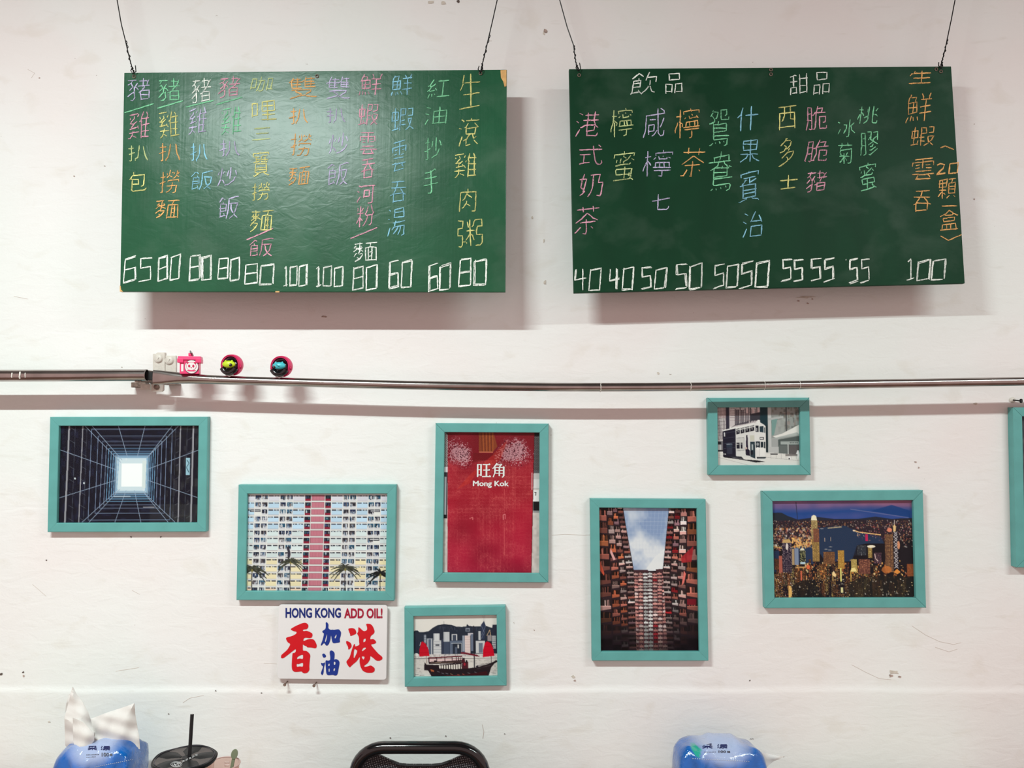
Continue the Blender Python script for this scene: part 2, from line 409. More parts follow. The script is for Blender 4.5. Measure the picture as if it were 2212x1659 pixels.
SKEL = {
'豬': [[54,46,34,46],[54,56,34,56],[12,18,6,22],[12,18,16,9],[12,18,16,23,16,27],[39,35,40,32,44,28,45,25],[28,40,33,39],[6,49,16,40,19,39],[10,58,16,58,19,54,20,52,20,39,19,39],[6,35,16,27],[20,28,20,28],[41,24,41,5],[34,12,49,12,53,15],[27,18,19,29,19,39],[16,27,23,28,27,35],[20,29,21,28],[27,9,6,9],[34,56,33,38,34,36,37,35,54,36,54,56],[57,10,53,15,49,24],[31,24,58,24]],
'雞': [[16,27,11,35],[27,16,29,11],[26,55,16,50],[10,27,10,24,18,17,17,12],[26,30,27,34],[27,34,30,37],[8,18,7,14],[51,17,51,12,48,6],[36,23,32,24,32,26],[27,6,6,9],[18,44,16,45],[6,58,11,56,16,50],[58,55,37,55],[56,43,37,43],[18,40,16,50],[56,30,37,30],[49,55,49,17],[57,17,37,17],[7,36,27,34],[30,44,5,44],[24,22,18,27,7,27],[37,58,37,24,36,20,40,5]],
'扒': [[57,57,57,56,53,49,49,38,46,9],[33,9,31,38,28,48,23,55,23,60],[6,17,22,17],[14,5,14,56,12,57,9,57],[5,37,14,35,14,33,23,32]],
'包': [[20,6,18,14],[15,39,36,39,36,25,15,25],[11,22,15,25],[58,51,56,56,53,57,19,57,16,56,15,53,15,25],[6,25,11,22,11,20,16,14,52,14,51,41,48,45,43,45]],
'撈': [[58,9,56,14],[40,23,44,23,50,17],[25,14,26,10],[13,33,12,35],[37,22,31,17],[25,34,26,29,57,29,57,34],[43,14,45,10],[39,9,37,12],[52,5,50,17],[50,17,58,23],[40,35,36,49,29,56,22,57],[5,18,19,18],[44,58,49,58,52,56,54,51,54,41,26,41],[20,32,13,33,11,35,5,36],[7,58,12,57,13,56,13,5],[24,24,31,17,32,5]],
'麵': [[44,20,46,8],[17,20,16,21],[14,37,12,37,6,45],[12,46,18,50],[12,20,14,24],[49,32,41,32],[5,31,14,24],[16,24,17,24],[24,14,24,18],[41,44,49,44],[33,56,57,56],[6,9,26,9],[32,8,58,8],[18,50,18,51],[17,5,17,30,14,34,14,37],[6,58,17,51,24,41,24,37,14,37],[41,21,41,56],[49,21,49,56],[57,58,57,21,44,20,33,21,33,58],[27,30,21,25,14,24],[9,18,15,21,22,20,24,18],[10,14,10,17,6,22]],
'飯': [[24,31,9,31],[16,7,23,11],[16,7,14,8,5,18],[22,51,24,51,24,53],[22,51,9,54],[22,51,21,45],[16,17,18,23],[47,49,37,57],[47,49,47,45],[47,49,57,57],[39,23,39,27,41,36,45,44,47,45],[47,45,49,44,52,39,56,23,34,23],[29,57,33,41,34,11,54,7,58,8],[9,54,9,23,24,23,24,39,9,40]],
'炒': [[56,35,54,36,51,43,44,50,36,54,26,57],[14,5,14,41],[23,52,23,48,18,42,14,41],[42,5,42,39],[52,14,57,28],[33,15,30,31],[24,16,20,25],[5,29,7,18],[6,57,11,49,13,41,14,41]],
'咖': [[56,51,45,51],[23,17,38,17,36,53,34,57,30,57,27,56],[19,57,23,52,26,41,28,22,28,4],[6,48,6,9,16,9,16,42,6,43],[45,56,45,11,56,11,56,55]],
'哩': [[55,19,26,19],[58,56,22,56],[5,47,5,9,16,9,16,41,5,41],[56,43,26,43],[40,6,41,56],[26,19,26,31,55,31,54,6,27,6,26,19]],
'三': [[13,31,49,31],[9,9,54,9],[5,54,58,54]],
'寶': [[23,52,22,54,15,57,8,58,5,57],[14,45,50,45],[14,39,50,39],[32,9,32,5],[33,22,33,18,37,15],[27,22,11,22],[55,22,33,22],[44,28,44,16],[52,16,37,15],[19,27,19,16],[7,28,28,27],[34,26,35,28,52,28,53,26],[56,13,56,9,7,9,7,13,10,16,27,16],[58,58,55,58,44,55,39,51,23,52,14,50,15,33,49,33,50,51,42,51,41,52]],
'雙': [[59,56,56,57,47,56,39,54,37,52],[30,52,37,52],[30,52,29,53,26,54,7,58],[30,52,28,49,19,43,18,40],[10,15,5,18],[23,11,22,11],[10,25,28,25],[56,25,37,25],[37,18,56,18],[37,15,32,19,10,18],[39,11,57,11],[30,11,11,11],[48,5,49,9,49,32],[21,5,23,10,22,11,22,32],[9,39,48,39,47,44,38,49,37,52],[58,32,37,31,37,15,40,5],[30,32,10,31,10,15,13,5]],
'鮮': [[31,55,27,47],[20,20,22,10,12,10],[15,48,15,56],[39,17,39,11,36,5],[5,58,7,54,9,47],[21,48,23,56],[52,17,51,12,54,5],[56,29,35,29],[18,41,18,20],[45,58,45,17],[58,42,33,42],[28,31,9,31],[33,17,57,17],[14,5,13,5,12,10,11,11,7,21,9,23,9,41,28,40,28,20,8,20]],
'蝦': [[20,50,22,52,22,54],[20,50,19,43],[49,50,39,57],[49,50,49,47],[49,50,57,57],[49,47,53,43,56,33,45,32],[49,47,47,45,44,37,45,32],[27,45,38,45],[37,34,27,34],[44,24,56,23,56,8,44,8],[13,5,13,51],[6,35,6,16,20,15,20,34,6,35],[27,57,27,8,39,8,39,23,27,23],[20,50,5,53]],
'雲': [[14,20,23,20],[49,20,39,20],[21,45,15,56],[21,45,20,44,4,44],[12,36,51,36],[12,28,23,28],[48,54,47,51,44,49,44,44],[51,28,39,28],[6,23,6,13,57,13,57,23],[31,28,31,5],[53,5,9,5],[21,45,24,44,59,44],[52,55,15,56]],
'吞': [[16,35,15,36],[27,20,30,7],[15,53,48,53],[23,21,22,26,17,31,15,36,15,56],[53,6,10,6],[57,20,6,20],[6,39,16,35,49,35,57,39],[39,21,40,25,46,31,48,35,48,53]],
'河': [[6,23,13,27],[53,9,53,55,52,57,41,57],[8,56,7,55,16,39],[58,9,22,9,20,10,16,10,9,6],[26,40,41,40,41,22,26,22,26,44]],
'粉': [[8,19,6,10],[14,27,15,26],[20,19,24,9],[27,57,35,47,38,38,39,30],[15,36,19,37,23,43],[15,36,14,34],[14,34,11,36,5,49],[48,6,51,16,54,23,57,25,57,27,52,30],[52,30,51,54,48,57,43,57],[28,26,35,16,37,7],[52,30,31,30,28,26],[6,26,28,26],[15,58,15,5]],
'湯': [[46,39,43,48,36,57],[12,26,6,23],[22,56,32,47,34,44,35,39],[28,39,30,31],[15,9,9,6],[7,56,14,40],[53,14,27,14],[58,31,21,31],[27,14,27,23,53,23,52,6,28,6,27,7,27,14],[20,45,27,39,56,39,54,56,52,58,47,58]],
'紅': [[17,55,16,46],[9,36,14,37,24,35],[9,36,16,24],[9,36,6,38],[5,24,9,22],[9,46,5,57],[25,50,23,44],[16,24,19,22,22,17],[44,10,44,55],[58,55,29,55],[31,10,57,10],[26,38,23,30],[17,6,9,19,10,23,16,24]],
'油': [[19,10,10,6],[15,27,7,23],[9,56,16,42],[57,54,26,54],[57,36,26,36],[41,5,41,54],[26,58,27,18,57,18,57,58]],
'抄': [[29,31,32,15],[54,36,51,43,44,50,36,54,27,57],[42,5,42,39],[52,15,58,28],[6,17,22,17],[8,58,13,58,14,56,14,5],[5,37,14,36,14,34,22,33,23,31]],
'手': [[58,37,5,37],[10,22,54,22],[31,8,31,56,29,58,19,58],[52,6,48,5,34,8,10,10]],
'生': [[6,27,11,18,13,18],[13,18,16,6],[12,36,53,36],[58,58,5,58],[32,58,32,5],[54,18,13,18]],
'滾': [[7,57,7,55,14,40],[53,43,47,47],[23,23,18,24],[23,23,30,15],[23,23,25,25],[12,27,5,24],[18,48,26,45],[39,54,27,56,26,45],[16,12,15,10,9,7],[37,10,37,6],[26,45,33,39,35,36],[39,36,44,45,47,47],[47,47,48,50,57,56],[51,24,51,35,39,36,25,35,25,25],[20,10,57,10],[53,23,51,24,25,25],[46,16,57,24]],
'肉': [[31,32,30,39],[45,29,30,20],[30,14,32,14],[16,31,18,31,23,28,30,20],[30,39,23,47,16,49],[30,39,43,47],[30,20,30,14,32,14,32,5],[8,58,9,14,54,14,54,57,53,58,45,58]],
'粥': [[31,32,36,35,40,44,40,45],[21,51,21,48],[21,48,16,49],[25,20,23,9],[45,57,48,58,53,58,57,54,58,35,45,35,45,27,47,20,58,20,58,6,44,6,40,9,39,16,36,20],[7,58,12,58,15,56,16,35,5,35,6,22,7,20,16,20,16,6,6,5],[31,58,31,35,30,34,31,32,31,4],[39,27,23,27],[31,32,27,36,21,48]],
'飲': [[5,17,18,7],[37,16,56,17,54,30],[18,23,18,17],[26,31,10,31],[44,26,44,39],[28,15,18,7],[9,54,24,50],[57,56,52,52,47,40,44,39],[39,6,37,16,33,27],[23,45,27,55,31,56,37,50,42,40,44,39],[7,57,10,53,10,23,26,23,26,39,10,40]],
'品': [[24,54,6,54],[57,54,37,54],[47,22,47,5,15,5,16,22,47,22],[57,58,57,34,37,34,37,58],[6,58,6,34,24,34,24,57]],
'甜': [[35,54,53,54],[7,54,24,54],[53,35,35,35],[15,7,15,37],[26,22,5,22],[58,16,30,16],[53,58,53,5],[35,57,35,5],[24,54,24,37,7,37,7,57],[26,6,21,5,16,7,5,9]],
'港': [[16,11,9,7],[15,40,7,56],[49,33,57,39],[47,35,47,45,28,45],[12,27,6,23],[19,24,57,24],[22,12,56,12],[49,33,46,24,46,6],[54,52,53,56,51,57,32,57,29,56,28,35,27,35,27,33,30,27,30,6],[49,33,48,35,26,35,19,40,15,40]],
'式': [[32,50,18,52],[45,5,48,5,53,10],[18,30,18,52],[6,56,16,54,18,52],[37,5,39,27,43,46,47,54,49,56,54,58,56,57,58,52,57,45],[30,30,7,30],[5,16,57,16]],
'奶': [[24,57,30,49,33,37,35,9],[20,48,17,46],[7,56,12,52,17,46],[12,17,11,17],[44,57,52,57,55,53,57,27,47,27,49,9,28,9],[14,5,12,17,11,17,8,35,9,37,17,43],[17,46,22,28,23,18,6,17]],
'茶': [[57,33,45,28,34,20,31,19,19,28,6,34],[20,45,19,45,11,54,5,55],[48,49,43,45],[49,37,14,37],[25,58,30,58,31,55,31,30],[19,16,19,5],[43,16,43,5],[6,11,56,11]],
'檸': [[45,29,45,39],[33,18,35,23,48,23,49,21],[24,23,28,19],[52,18,56,22],[5,47,5,42,9,31,11,29],[11,29,12,27],[19,37,19,33,16,29,12,27],[39,15,41,16],[36,29,36,39],[41,46,41,56,40,58,35,58],[40,5,41,9],[18,17,6,17],[27,39,28,29,54,29,54,39],[58,39,22,39],[12,58,12,30,11,29,12,5],[24,45,57,45],[57,15,57,10,41,9,24,10,24,15]],
'蜜': [[47,19,52,22],[45,46,45,50],[10,24,12,19],[56,58,52,55,49,54],[33,16,26,13,26,9],[31,5,31,9],[26,27,27,25,37,20,44,14],[21,27,21,18],[45,50,43,50],[45,50,48,52,49,54],[31,46,13,46,12,37,14,36,49,36,51,37,51,45,49,46,31,46],[31,56,31,33],[7,57,48,56,49,54],[56,15,56,9,32,9,7,9,6,15],[7,30,12,30,21,27,26,28,42,28,44,27,45,25]],
'咸': [[55,15,55,10,47,5],[18,25,33,25],[44,48,41,48,33,56,28,57],[44,41,48,40,53,25],[19,47,33,47,33,34,19,34,19,51],[6,57,10,44,11,15,57,15],[40,5,41,29,45,51,50,57,55,58,57,56,58,48]],
'七': [[56,47,54,54,51,57,27,57,25,56,24,53,24,6],[57,22,6,30]],
'鴛': [[31,53,33,56,33,57],[16,43,58,43],[14,23,16,27],[16,7,18,4],[16,7,28,8,25,15,22,18,19,18],[16,7,12,10,12,12],[16,32,49,32],[12,12,7,14],[12,12,19,18],[41,53,43,56],[22,57,22,54],[4,58,9,58,14,53],[47,14,52,14,52,6,37,6,37,20,57,20,58,17],[31,22,30,26],[46,59,51,59,52,58,54,49,17,49,16,48,16,27],[5,24,9,25,14,23,18,21,19,18],[16,27,30,26,48,26,49,27,49,36,47,37,16,37]],
'鴦': [[31,26,32,23],[38,17,41,22,47,24,48,26],[8,58,11,54],[58,43,15,43],[41,53,43,55],[32,53,33,57],[30,9,32,8],[22,55,22,57],[15,32,48,32],[48,26,48,37,47,38,15,38],[45,59,52,58,54,52,53,49,16,49,15,48,15,26],[32,4,32,8,30,9,28,16],[49,16,48,8,15,8,14,9,14,16],[15,26,22,22,24,17],[58,27,49,26,48,27,18,27,16,26,6,28],[5,16,57,16]],
'什': [[5,29,10,23,14,22],[58,26,23,26],[41,57,41,5],[20,5,14,20,14,58]],
'果': [[58,53,53,52,41,45,37,41,36,37],[28,38,23,44,16,49,6,53],[51,16,12,16],[31,6,31,56],[12,16,13,27,50,27,51,26,51,6,12,6,12,16],[6,36,27,36,28,38,37,36,57,36]],
'賓': [[23,20,20,20,12,26,12,30],[32,9,31,5],[15,44,50,44],[50,37,15,37],[59,58,56,58,41,53],[41,53,41,51],[49,21,32,27],[23,54,9,58,6,57],[23,54,23,51],[32,17,32,28],[15,30,15,49,16,51,49,50,50,31,49,30,33,30,32,28,7,30],[48,16,18,16],[56,16,56,10,32,9,9,10,9,16]],
'治': [[16,39,17,40,8,56,9,58],[56,27,53,24],[53,56,26,56],[6,23,14,27],[53,24,26,26],[53,24,52,20,46,13],[36,5,33,12,27,21,26,26],[18,10,10,6],[26,58,26,37,53,37,53,56]],
'西': [[9,53,55,53],[15,38,19,35,24,26,24,6],[55,37,39,36,39,6],[5,6,58,6],[8,57,9,20,54,20,55,56]],
'多': [[32,4,28,5,27,9],[37,32,38,28,41,26],[37,49,31,43,28,43],[27,24,32,24,40,18,43,15,44,10],[27,24,26,27,20,30,8,33],[27,24,26,22,22,19],[7,58,20,56,35,51,37,48,41,48,48,43,53,36,54,32,36,32,16,43],[44,10,27,9,10,18]],
'士': [[31,6,31,57],[5,26,58,26],[54,57,9,57]],
'脆': [[9,22,20,22],[13,56,17,58,20,56],[20,37,9,37],[35,10,49,10,47,20],[58,51,57,56,55,57,40,56,39,55,39,30,55,30,54,43,49,44],[6,58,5,56,9,38,9,7,20,7,20,56],[58,21,30,21,26,25,20,25],[36,5,30,22,30,41,28,52,26,57,20,56]],
'冰': [[12,15,6,11],[20,21,30,21,28,33,21,47],[6,49,14,34],[39,26,44,28],[56,48,52,45,47,39,44,28],[55,18,46,28,44,28],[31,57,37,56,38,6]],
'菊': [[38,36,39,36,43,30],[31,42,32,40,47,40],[31,42,41,51],[28,42,26,40,11,40],[19,35,17,30,15,29],[21,5,21,15,17,18,16,22],[43,5,43,14],[57,10,7,10],[28,58,28,30],[11,28,15,22,54,22,53,55,49,58,44,58,41,57],[10,55,11,56,16,52,28,42,31,42]],
'桃': [[24,41,35,35],[20,35,20,31,18,27,13,25],[46,33,52,35,57,41],[5,45,9,32,12,30],[52,23,56,15],[30,24,27,15],[19,17,5,17],[58,51,58,55,56,57,48,57,46,55,46,5],[24,57,31,51,34,43,35,37,35,6],[13,6,13,57]],
'膠': [[42,27,41,27],[42,27,44,22,52,17,56,16],[27,22,33,18,37,18],[18,20,9,20],[9,35,18,35],[41,27,33,32,25,36],[49,40,35,48,31,48],[30,14,29,13],[47,12,45,12],[31,41,39,38,42,35],[54,45,37,55,31,57,27,56],[56,23,56,6,44,6],[57,35,49,32,41,27,37,23,37,6,26,6],[5,56,9,36,8,7,9,6,18,6,19,54,18,56,13,56]],
'顆': [[5,51,14,41,16,40],[39,51,33,55,30,56],[35,26,56,26],[51,51,57,56],[16,35,17,35],[44,16,45,6],[35,35,56,35],[33,6,57,6],[7,16,28,16],[17,26,28,25,28,6,7,6,7,26,17,26],[44,16,56,16,55,44,35,44,35,16,44,16],[17,56,17,6],[6,35,28,35],[28,48,23,43,16,40]],
'一': [[5,31,58,31]],
'盒': [[37,43,37,57],[20,16,6,22],[20,16,22,14,32,7,42,14,43,16],[20,16,21,19,41,19,43,16],[24,57,24,43],[58,21,56,22,48,17,43,16],[27,26,47,26,47,34,16,35,15,27,16,26,27,26],[12,57,12,43,51,43,51,57],[6,57,57,57]],
'采': [[53,7,49,6,33,8,10,9],[29,36,16,48,6,54],[29,36,27,33,6,33],[16,24,12,17],[57,54,47,48,34,35],[31,22,29,15],[43,27,45,26,52,15],[31,28,31,57],[57,33,36,33,34,35,29,36]],
'漾': [[57,39,55,39,45,47],[30,6,31,11],[15,11,9,7],[46,33,31,30],[31,26,31,30],[13,40,7,55],[12,27,6,24],[57,56,47,51,45,47],[31,30,29,31],[45,47,39,44],[49,5,46,11],[19,44,30,44,29,48,21,56,16,56],[54,19,24,19],[39,12,39,26],[58,26,20,26],[30,57,31,58,37,58,39,57,39,37,26,37],[22,11,56,11]],
'抽': [[28,53,58,53],[6,17,22,17],[43,5,43,53],[28,36,58,36],[8,58,12,58,14,57,14,5],[58,57,58,19,29,19,28,58],[5,38,14,36,14,34,20,33,23,31]],
}
# ------------------------------------------------------------------ chalk menu boards
SK = {}
for char_, strokes_ in SKEL.items():
    SK[char_] = [[(t[i] / 63, t[i+1] / 63) for i in range(0, len(t), 2)] for t in strokes_]
# boxy hand-drawn digits, unit box, y down
DIG = {'0': [[(.05,.02),(0,.98),(.9,1)],[(.05,.05),(1,0),(.95,1)]], '1': [[(.15,.1),(.55,0),(.55,1)],[(.05,1),(1,.97)]],
       '2': [[(.05,.12),(.4,0),(.9,.15),(.75,.5),(.0,1),(1,.97)]], '4': [[(.1,.0),(.05,.52),(.95,.5)],[(.6,.05),(.62,1)]],
       '5': [[(.95,.02),(.1,.0),(.12,.42),(.85,.40),(.9,.95)],[(0,1),(.9,.96)]], '6': [[(.9,0),(.1,.03),(.05,1),(.95,.98)],[(.08,.5),(.9,.48),(.95,1)]],
       '8': [[(.05,0),(.0,1),(.95,1)],[(.05,.02),(.9,0),(.95,1)],[(.05,.48),(.92,.46)]], "'": [[(.5,0),(.4,.3)]],
       '/': [[(0,1),(1,0)]], '(': [[(0,.3),(.35,0),(1,.7)]], ')': [[(0,.2),(.4,1),(1,0)]]}
CH = dict(W=(222,228,220), P=(206,150,168), G=(124,196,152), Y=(204,200,128), O=(216,164,104), B=(132,188,210), V=(182,176,206), L=(184,196,138))
def chalk_part(name, items, P, N, parent, seed, label=None, two=False):
    """items: (char, colour key, x0,y0,x1,y1 in photo pixels); one ribbon mesh lying on the board face"""
    rd = random.Random(seed); v = []; f = []; col = []
    off = N * .0007
    for ch, ck, x0, y0, x1, y1 in items:
        st = SK.get(ch) or DIG[ch]
        reps = 2 if ch in DIG and ch not in "/()'" else 1
        w = x1 - x0; h = y1 - y0
        sh = rd.uniform(-.03, .12); sl = rd.uniform(-.13, -.03)
        for rep in range(reps):
            for s in st:
                jx, jy = rd.uniform(-.03, .03) + rep * rd.uniform(-2, 2) / max(w, 8), rd.uniform(-.02, .02) + rep * rd.uniform(-1.5, 1.5) / h
                q = []
                for a, b in s:
                    a += jx + rd.uniform(-.02, .02); b += jy + rd.uniform(-.02, .02)
                    q.append((x0 + (a + sh * (.5 - b)) * w, y0 + (b + sl * (a - .5)) * h))
                d = [q[0]]
                for (ax, ay), (bx, by) in zip(q, q[1:]):
                    L = math.hypot(bx - ax, by - ay); k = max(1, int(L / 5))
                    for j in range(1, k + 1):
                        t = j / k
                        d.append((ax + (bx-ax)*t + rd.uniform(-.35, .35), ay + (by-ay)*t + rd.uniform(-.35, .35)))
                if len(d) < 2: continue
                base = CH[ck]; k = rd.uniform(.9, 1.12); c = tuple(z * .95 for z in srgb([min(255, z * k) for z in base]))
                n0 = len(v)
                for i, (px, py) in enumerate(d):
                    ax, ay = d[max(i-1, 0)]; bx, by = d[min(i+1, len(d)-1)]
                    L = math.hypot(bx-ax, by-ay) or 1; nx, ny = -(by-ay)/L, (bx-ax)/L
                    wd = rd.uniform(.85, 1.55) * (1.0 if reps == 1 else .9)
                    if i in (0, len(d)-1): wd *= .7
                    for sgn in (-1, 1):
                        v.append(on_plane(px + nx*wd*sgn, py + ny*wd*sgn, P, N) + off * (1 + .3 * (len(v) % 7) / 7)); col.append((*c, 1))
                for i in range(len(d) - 1): f.append((n0+2*i, n0+2*i+1, n0+2*i+3, n0+2*i+2))
    me = bpy.data.meshes.new(name); c0 = world_loc(parent)
    me.from_pydata([p - c0 for p in v], [], f); me.materials.append(M['chalk'])
    at = me.color_attributes.new('ink', 'FLOAT_COLOR', 'POINT'); at.data.foreach_set('color', np.array(col, 'f').ravel())
    o = bpy.data.objects.new(name, me); COL.objects.link(o); o.parent = parent
    if label: o['label'] = label
    return o

def Z(s, ox, oy, items):
    return [(c, k, x0/s+ox, y0/s+oy, x1/s+ox, y1/s+oy) for c, k, x0, y0, x1, y1 in items]
def price(s, ox, oy, txt, x0, y0, x1, y1):
    n = len(txt); it = []; gap = (x1-x0) * .08; ws = [(.22 if c == "'" else .6 if c == '1' else 1) for c in txt]
    u = (x1 - x0 - gap*(n-1)) / sum(ws); x = x0
    for c, w in zip(txt, ws):
        it.append((c, 'W', x, y0 + R_.uniform(0, 6), x + u*w, y1 - R_.uniform(0, 5) if c != "'" else y0 + 20)); x += u*w + gap
    return Z(s, ox, oy, it)

LEFT = [
 [('豬','V',545,330,660,440),('/','G',540,450,660,487),('雞','P',550,475,655,610),('扒','L',545,620,650,700),('包','Y',550,735,640,835)],
 [('豬','G',675,330,790,445),('/','G',680,437,790,468),('雞','Y',680,472,780,602),('扒','O',680,610,790,700),('撈','O',685,730,780,840),('麵','O',665,855,780,950)],
 [('豬','W',820,330,920,450),('/','G',810,435,925,462),('雞','V',810,458,900,585),('扒','B',815,610,905,700),('飯','B',820,730,925,830)],
 [('豬','P',940,325,1045,425),('/','G',940,420,1045,452),('雞','G',950,452,1050,590),('扒','V',940,600,1045,680),('炒','V',935,715,1030,810),('飯','V',935,840,1040,955)],
 [('咖','L',1075,330,1190,400),('哩','Y',1085,430,1200,530),('三','L',1085,545,1180,610),('寶','Y',1085,645,1170,770),('撈','Y',1085,785,1170,870),('麵','Y',1075,900,1185,1005),('/','P',1070,990,1175,1035),('飯','P',1070,1025,1190,1118)],
 [('雙','O',1240,325,1375,430),('扒','O',1245,460,1340,540),('撈','O',1250,570,1350,680),('麵','O',1240,715,1340,805)],
 [('雙','V',1405,325,1520,435),('扒','V',1405,460,1500,535),('炒','V',1415,570,1510,670),('飯','V',1410,695,1510,810)],
 [('鮮','P',1545,315,1660,420),('蝦','P',1545,440,1640,550),('雲','P',1550,565,1630,680),('吞','P',1555,680,1625,780),('河','P',1535,790,1625,885),('粉','P',1535,880,1625,985),('/','P',1520,985,1625,1030),('麵','W',1520,1040,1635,1135)],
 [('鮮','B',1685,315,1790,420),('蝦','B',1685,455,1795,575),('雲','B',1690,600,1760,750),('吞','B',1680,775,1760,885),('湯','B',1665,890,1760,1030)],
 [('紅','G',1840,335,1950,430),('油','G',1825,455,1935,545),('抄','G',1830,585,1910,695),('手','G',1825,725,1900,845)],
 [('生','Y',1980,310,2085,480),('滾','Y',1975,500,2075,640),('雞','Y',1955,650,2070,775),('肉','Y',1975,805,2065,925),('粥','Y',1970,940,2095,1075)]]
LP = [('65',535,1110,660,1215),('80',685,1105,780,1210),('80',822,1105,915,1210),('80',945,1115,1035,1210),('80',1058,1140,1185,1230),('100',1225,1145,1325,1235),
      ('100',1365,1150,1480,1240),('80',1525,1150,1630,1250),('60',1680,1125,1780,1245),('60',1850,1140,1945,1255),('80',1985,1120,2100,1238)]
RIGHT = [
 [('港','P',270,475,385,600),('式','P',280,620,400,720),('奶','P',280,740,400,860),('茶','P',265,880,385,1020)],
 [('檸','L',420,460,530,600),('蜜','L',430,645,540,790)],
 [('咸','V',560,460,670,605),('檸','V',560,640,700,775),('七','V',595,830,690,915)],
 [('檸','O',700,460,820,605),('茶','O',725,630,840,775)],
 [('鴛','G',845,465,945,640),('鴦','G',845,650,960,835)],
 [('什','B',970,450,1070,575),('果','B',980,595,1075,715),('賓','B',975,725,1075,880),('治','B',985,905,1095,1035)],
 [('西','Y',1145,450,1235,570),('多','Y',1145,590,1230,720),('士','Y',1150,750,1240,820)],
 [('脆','P',1260,450,1365,570),('脆','P',1260,600,1375,705),('豬','P',1265,730,1365,835)],
 [('冰','G',1400,510,1490,600),('菊','G',1400,610,1475,715)],
 [('桃','G',1485,450,1590,540),('膠','G',1500,560,1590,680),('蜜','G',1495,695,1580,830)],
 [('生','O',1710,300,1820,365),('鮮','O',1695,395,1820,535),('蝦','O',1715,540,1830,640),('雲','O',1720,680,1830,785),('吞','O',1725,815,1815,925)],
 [('(','O',1850,630,1910,655),('2','O',1835,705,1872,750),('0','O',1888,705,1925,750),('顆','O',1835,765,1925,865),('一','O',1850,885,1930,895),('盒','O',1840,900,1935,1000),(')','O',1850,1015,1940,1038)]]
RH = [('飲','W',505,305,635,415),('品','W',655,310,745,410),('甜','W',1195,315,1285,415),('品','W',1295,305,1380,415)]
RP = [('40',272,1155,385,1255),('40',420,1155,525,1255),('50',560,1155,665,1250),('50',708,1140,820,1250),('50',870,1140,975,1245),('50',985,1130,1110,1245),
      ('55',1165,1118,1262,1215),('55',1290,1115,1395,1215),("'55",1438,1118,1545,1218),('100',1705,1120,1870,1210)]

def board(corners, ds, mat, label, wires, cols, prices, extra, s, ox, oy, chips, holes, seed):
    """corners: photo pixels TL TR BR BL of the face, ds: distance of top and bottom edge from the wall"""
    C = [U(*corners[0], ds[0]), U(*corners[1], ds[0]), U(*corners[2], ds[1]), U(*corners[3], ds[1])]
    N = (C[1]-C[0]).cross(C[3]-C[0]).normalized()
    if N.y > 0: N = -N
    P = C[0]
    C[2] = C[2] - N * (C[2]-P).dot(N)
    t = empty('menu_board', (C[3]+C[2])/2, label, 'menu board')
    back = [c - N * .009 for c in C]
    pn = MB().prism(C, back).build('panel', mat, t, bevel=.0012)
    # strips of bare ply showing on the edge of the panel where paint wore off
    for k, (poly) in enumerate(chips):
        pts = [on_plane(x, y, P, N) for x, y in poly]
        MB().prism([p + N*.0007 for p in pts], [p - N*.002 for p in pts]).build('bare_chip', M['plywood'], t, label='bare plywood chip where the green paint is broken off')
    for k, (x, y) in enumerate(holes):
        p = on_plane(x, y, P, N)
        b = MB(); ring = [p + N*.0012 + Vector((math.cos(a), 0, math.sin(a))) * .0030 for a in np.linspace(0, 2*math.pi, 13)]
        b.tube(ring, .0009, 6, cap=False)
        b.build('eyelet', M['rust'], t, smooth=True)
    for w in wires:
        pts = [U(x, y, ds[0] + .004) for x, y in w]
        top = pts[0] + (pts[0]-pts[1]).normalized() * ((3.05 - pts[0].z) / (pts[0]-pts[1]).normalized().z)
        b = MB(); b.tube([top] + pts, .0011, 8)
        # second strand twisted round the lower stretch
        lo = pts[-1]; n = 46; tw = []
        def along(u):
            seg = pts[-4:]; k = min(int(u * 3), 2); return seg[k].lerp(seg[k+1], u*3-k)
        for i in range(n):
            u = i / (n-1); a = u*u * 2*math.pi * 6 + math.sin(i*.7)*.5; r = .0013 + .0009*math.sin(i*1.1) + .0006*math.sin(i*.37)
            tw.append(along(u) + Vector((math.cos(a)*r, math.sin(a)*r, 0)))
        b.tube(tw, .0009, 6)
        hook = [lo + Vector((-.003,0,.012)), lo + Vector((-.005,-.003,.004)), lo + Vector((0,-.004,-.003)), lo + Vector((.005,-.001,.003)), lo + Vector((.003,0,.016))]
        b.tube(hook, .0010, 6)
        b.build('hanging_wire', M['wire'], t, smooth=True)
    for i, c in enumerate(cols):
        for j, q in enumerate(Z(s, ox, oy, c)):
            chalk_part('chalk_stroke' if q[0] in "/()" else 'chalk_character', [q], P, N, t, seed * 50 + i * 12 + j)
    for i, c in enumerate(prices):
        chalk_part('chalk_price', price(s, ox, oy, *c), P, N, t, seed + 40 + i)
    if extra: 
        for j, q in enumerate(Z(s, ox, oy, extra)):
            chalk_part('chalk_heading', [q], P, N, t, seed + 80 + j)
    return t
board([(268,157),(1095,150),(1092,631),(259,630)], (.082,.100), M['board_left'],
      'green chalkboard menu on the left, eleven chalk columns priced 65 to 100',
      [[(253,0),(262,52),(271,88),(277,115),(283,138),(289,158)], [(1074,0),(1064,45),(1057,75),(1050,105),(1044,130),(1038,155)]],
      LEFT, LP, None, 2, 0, 0,
      [[(1081,152),(1094,151),(1094,186),(1090,188),(1087,176),(1082,168)], [(259,617),(261,618),(262,626),(266,630),(259,630)], [(595,629),(604,629),(603,631.5),(595,631.5)]],
      [(290,166),(1038,159),(685,165)], 100)
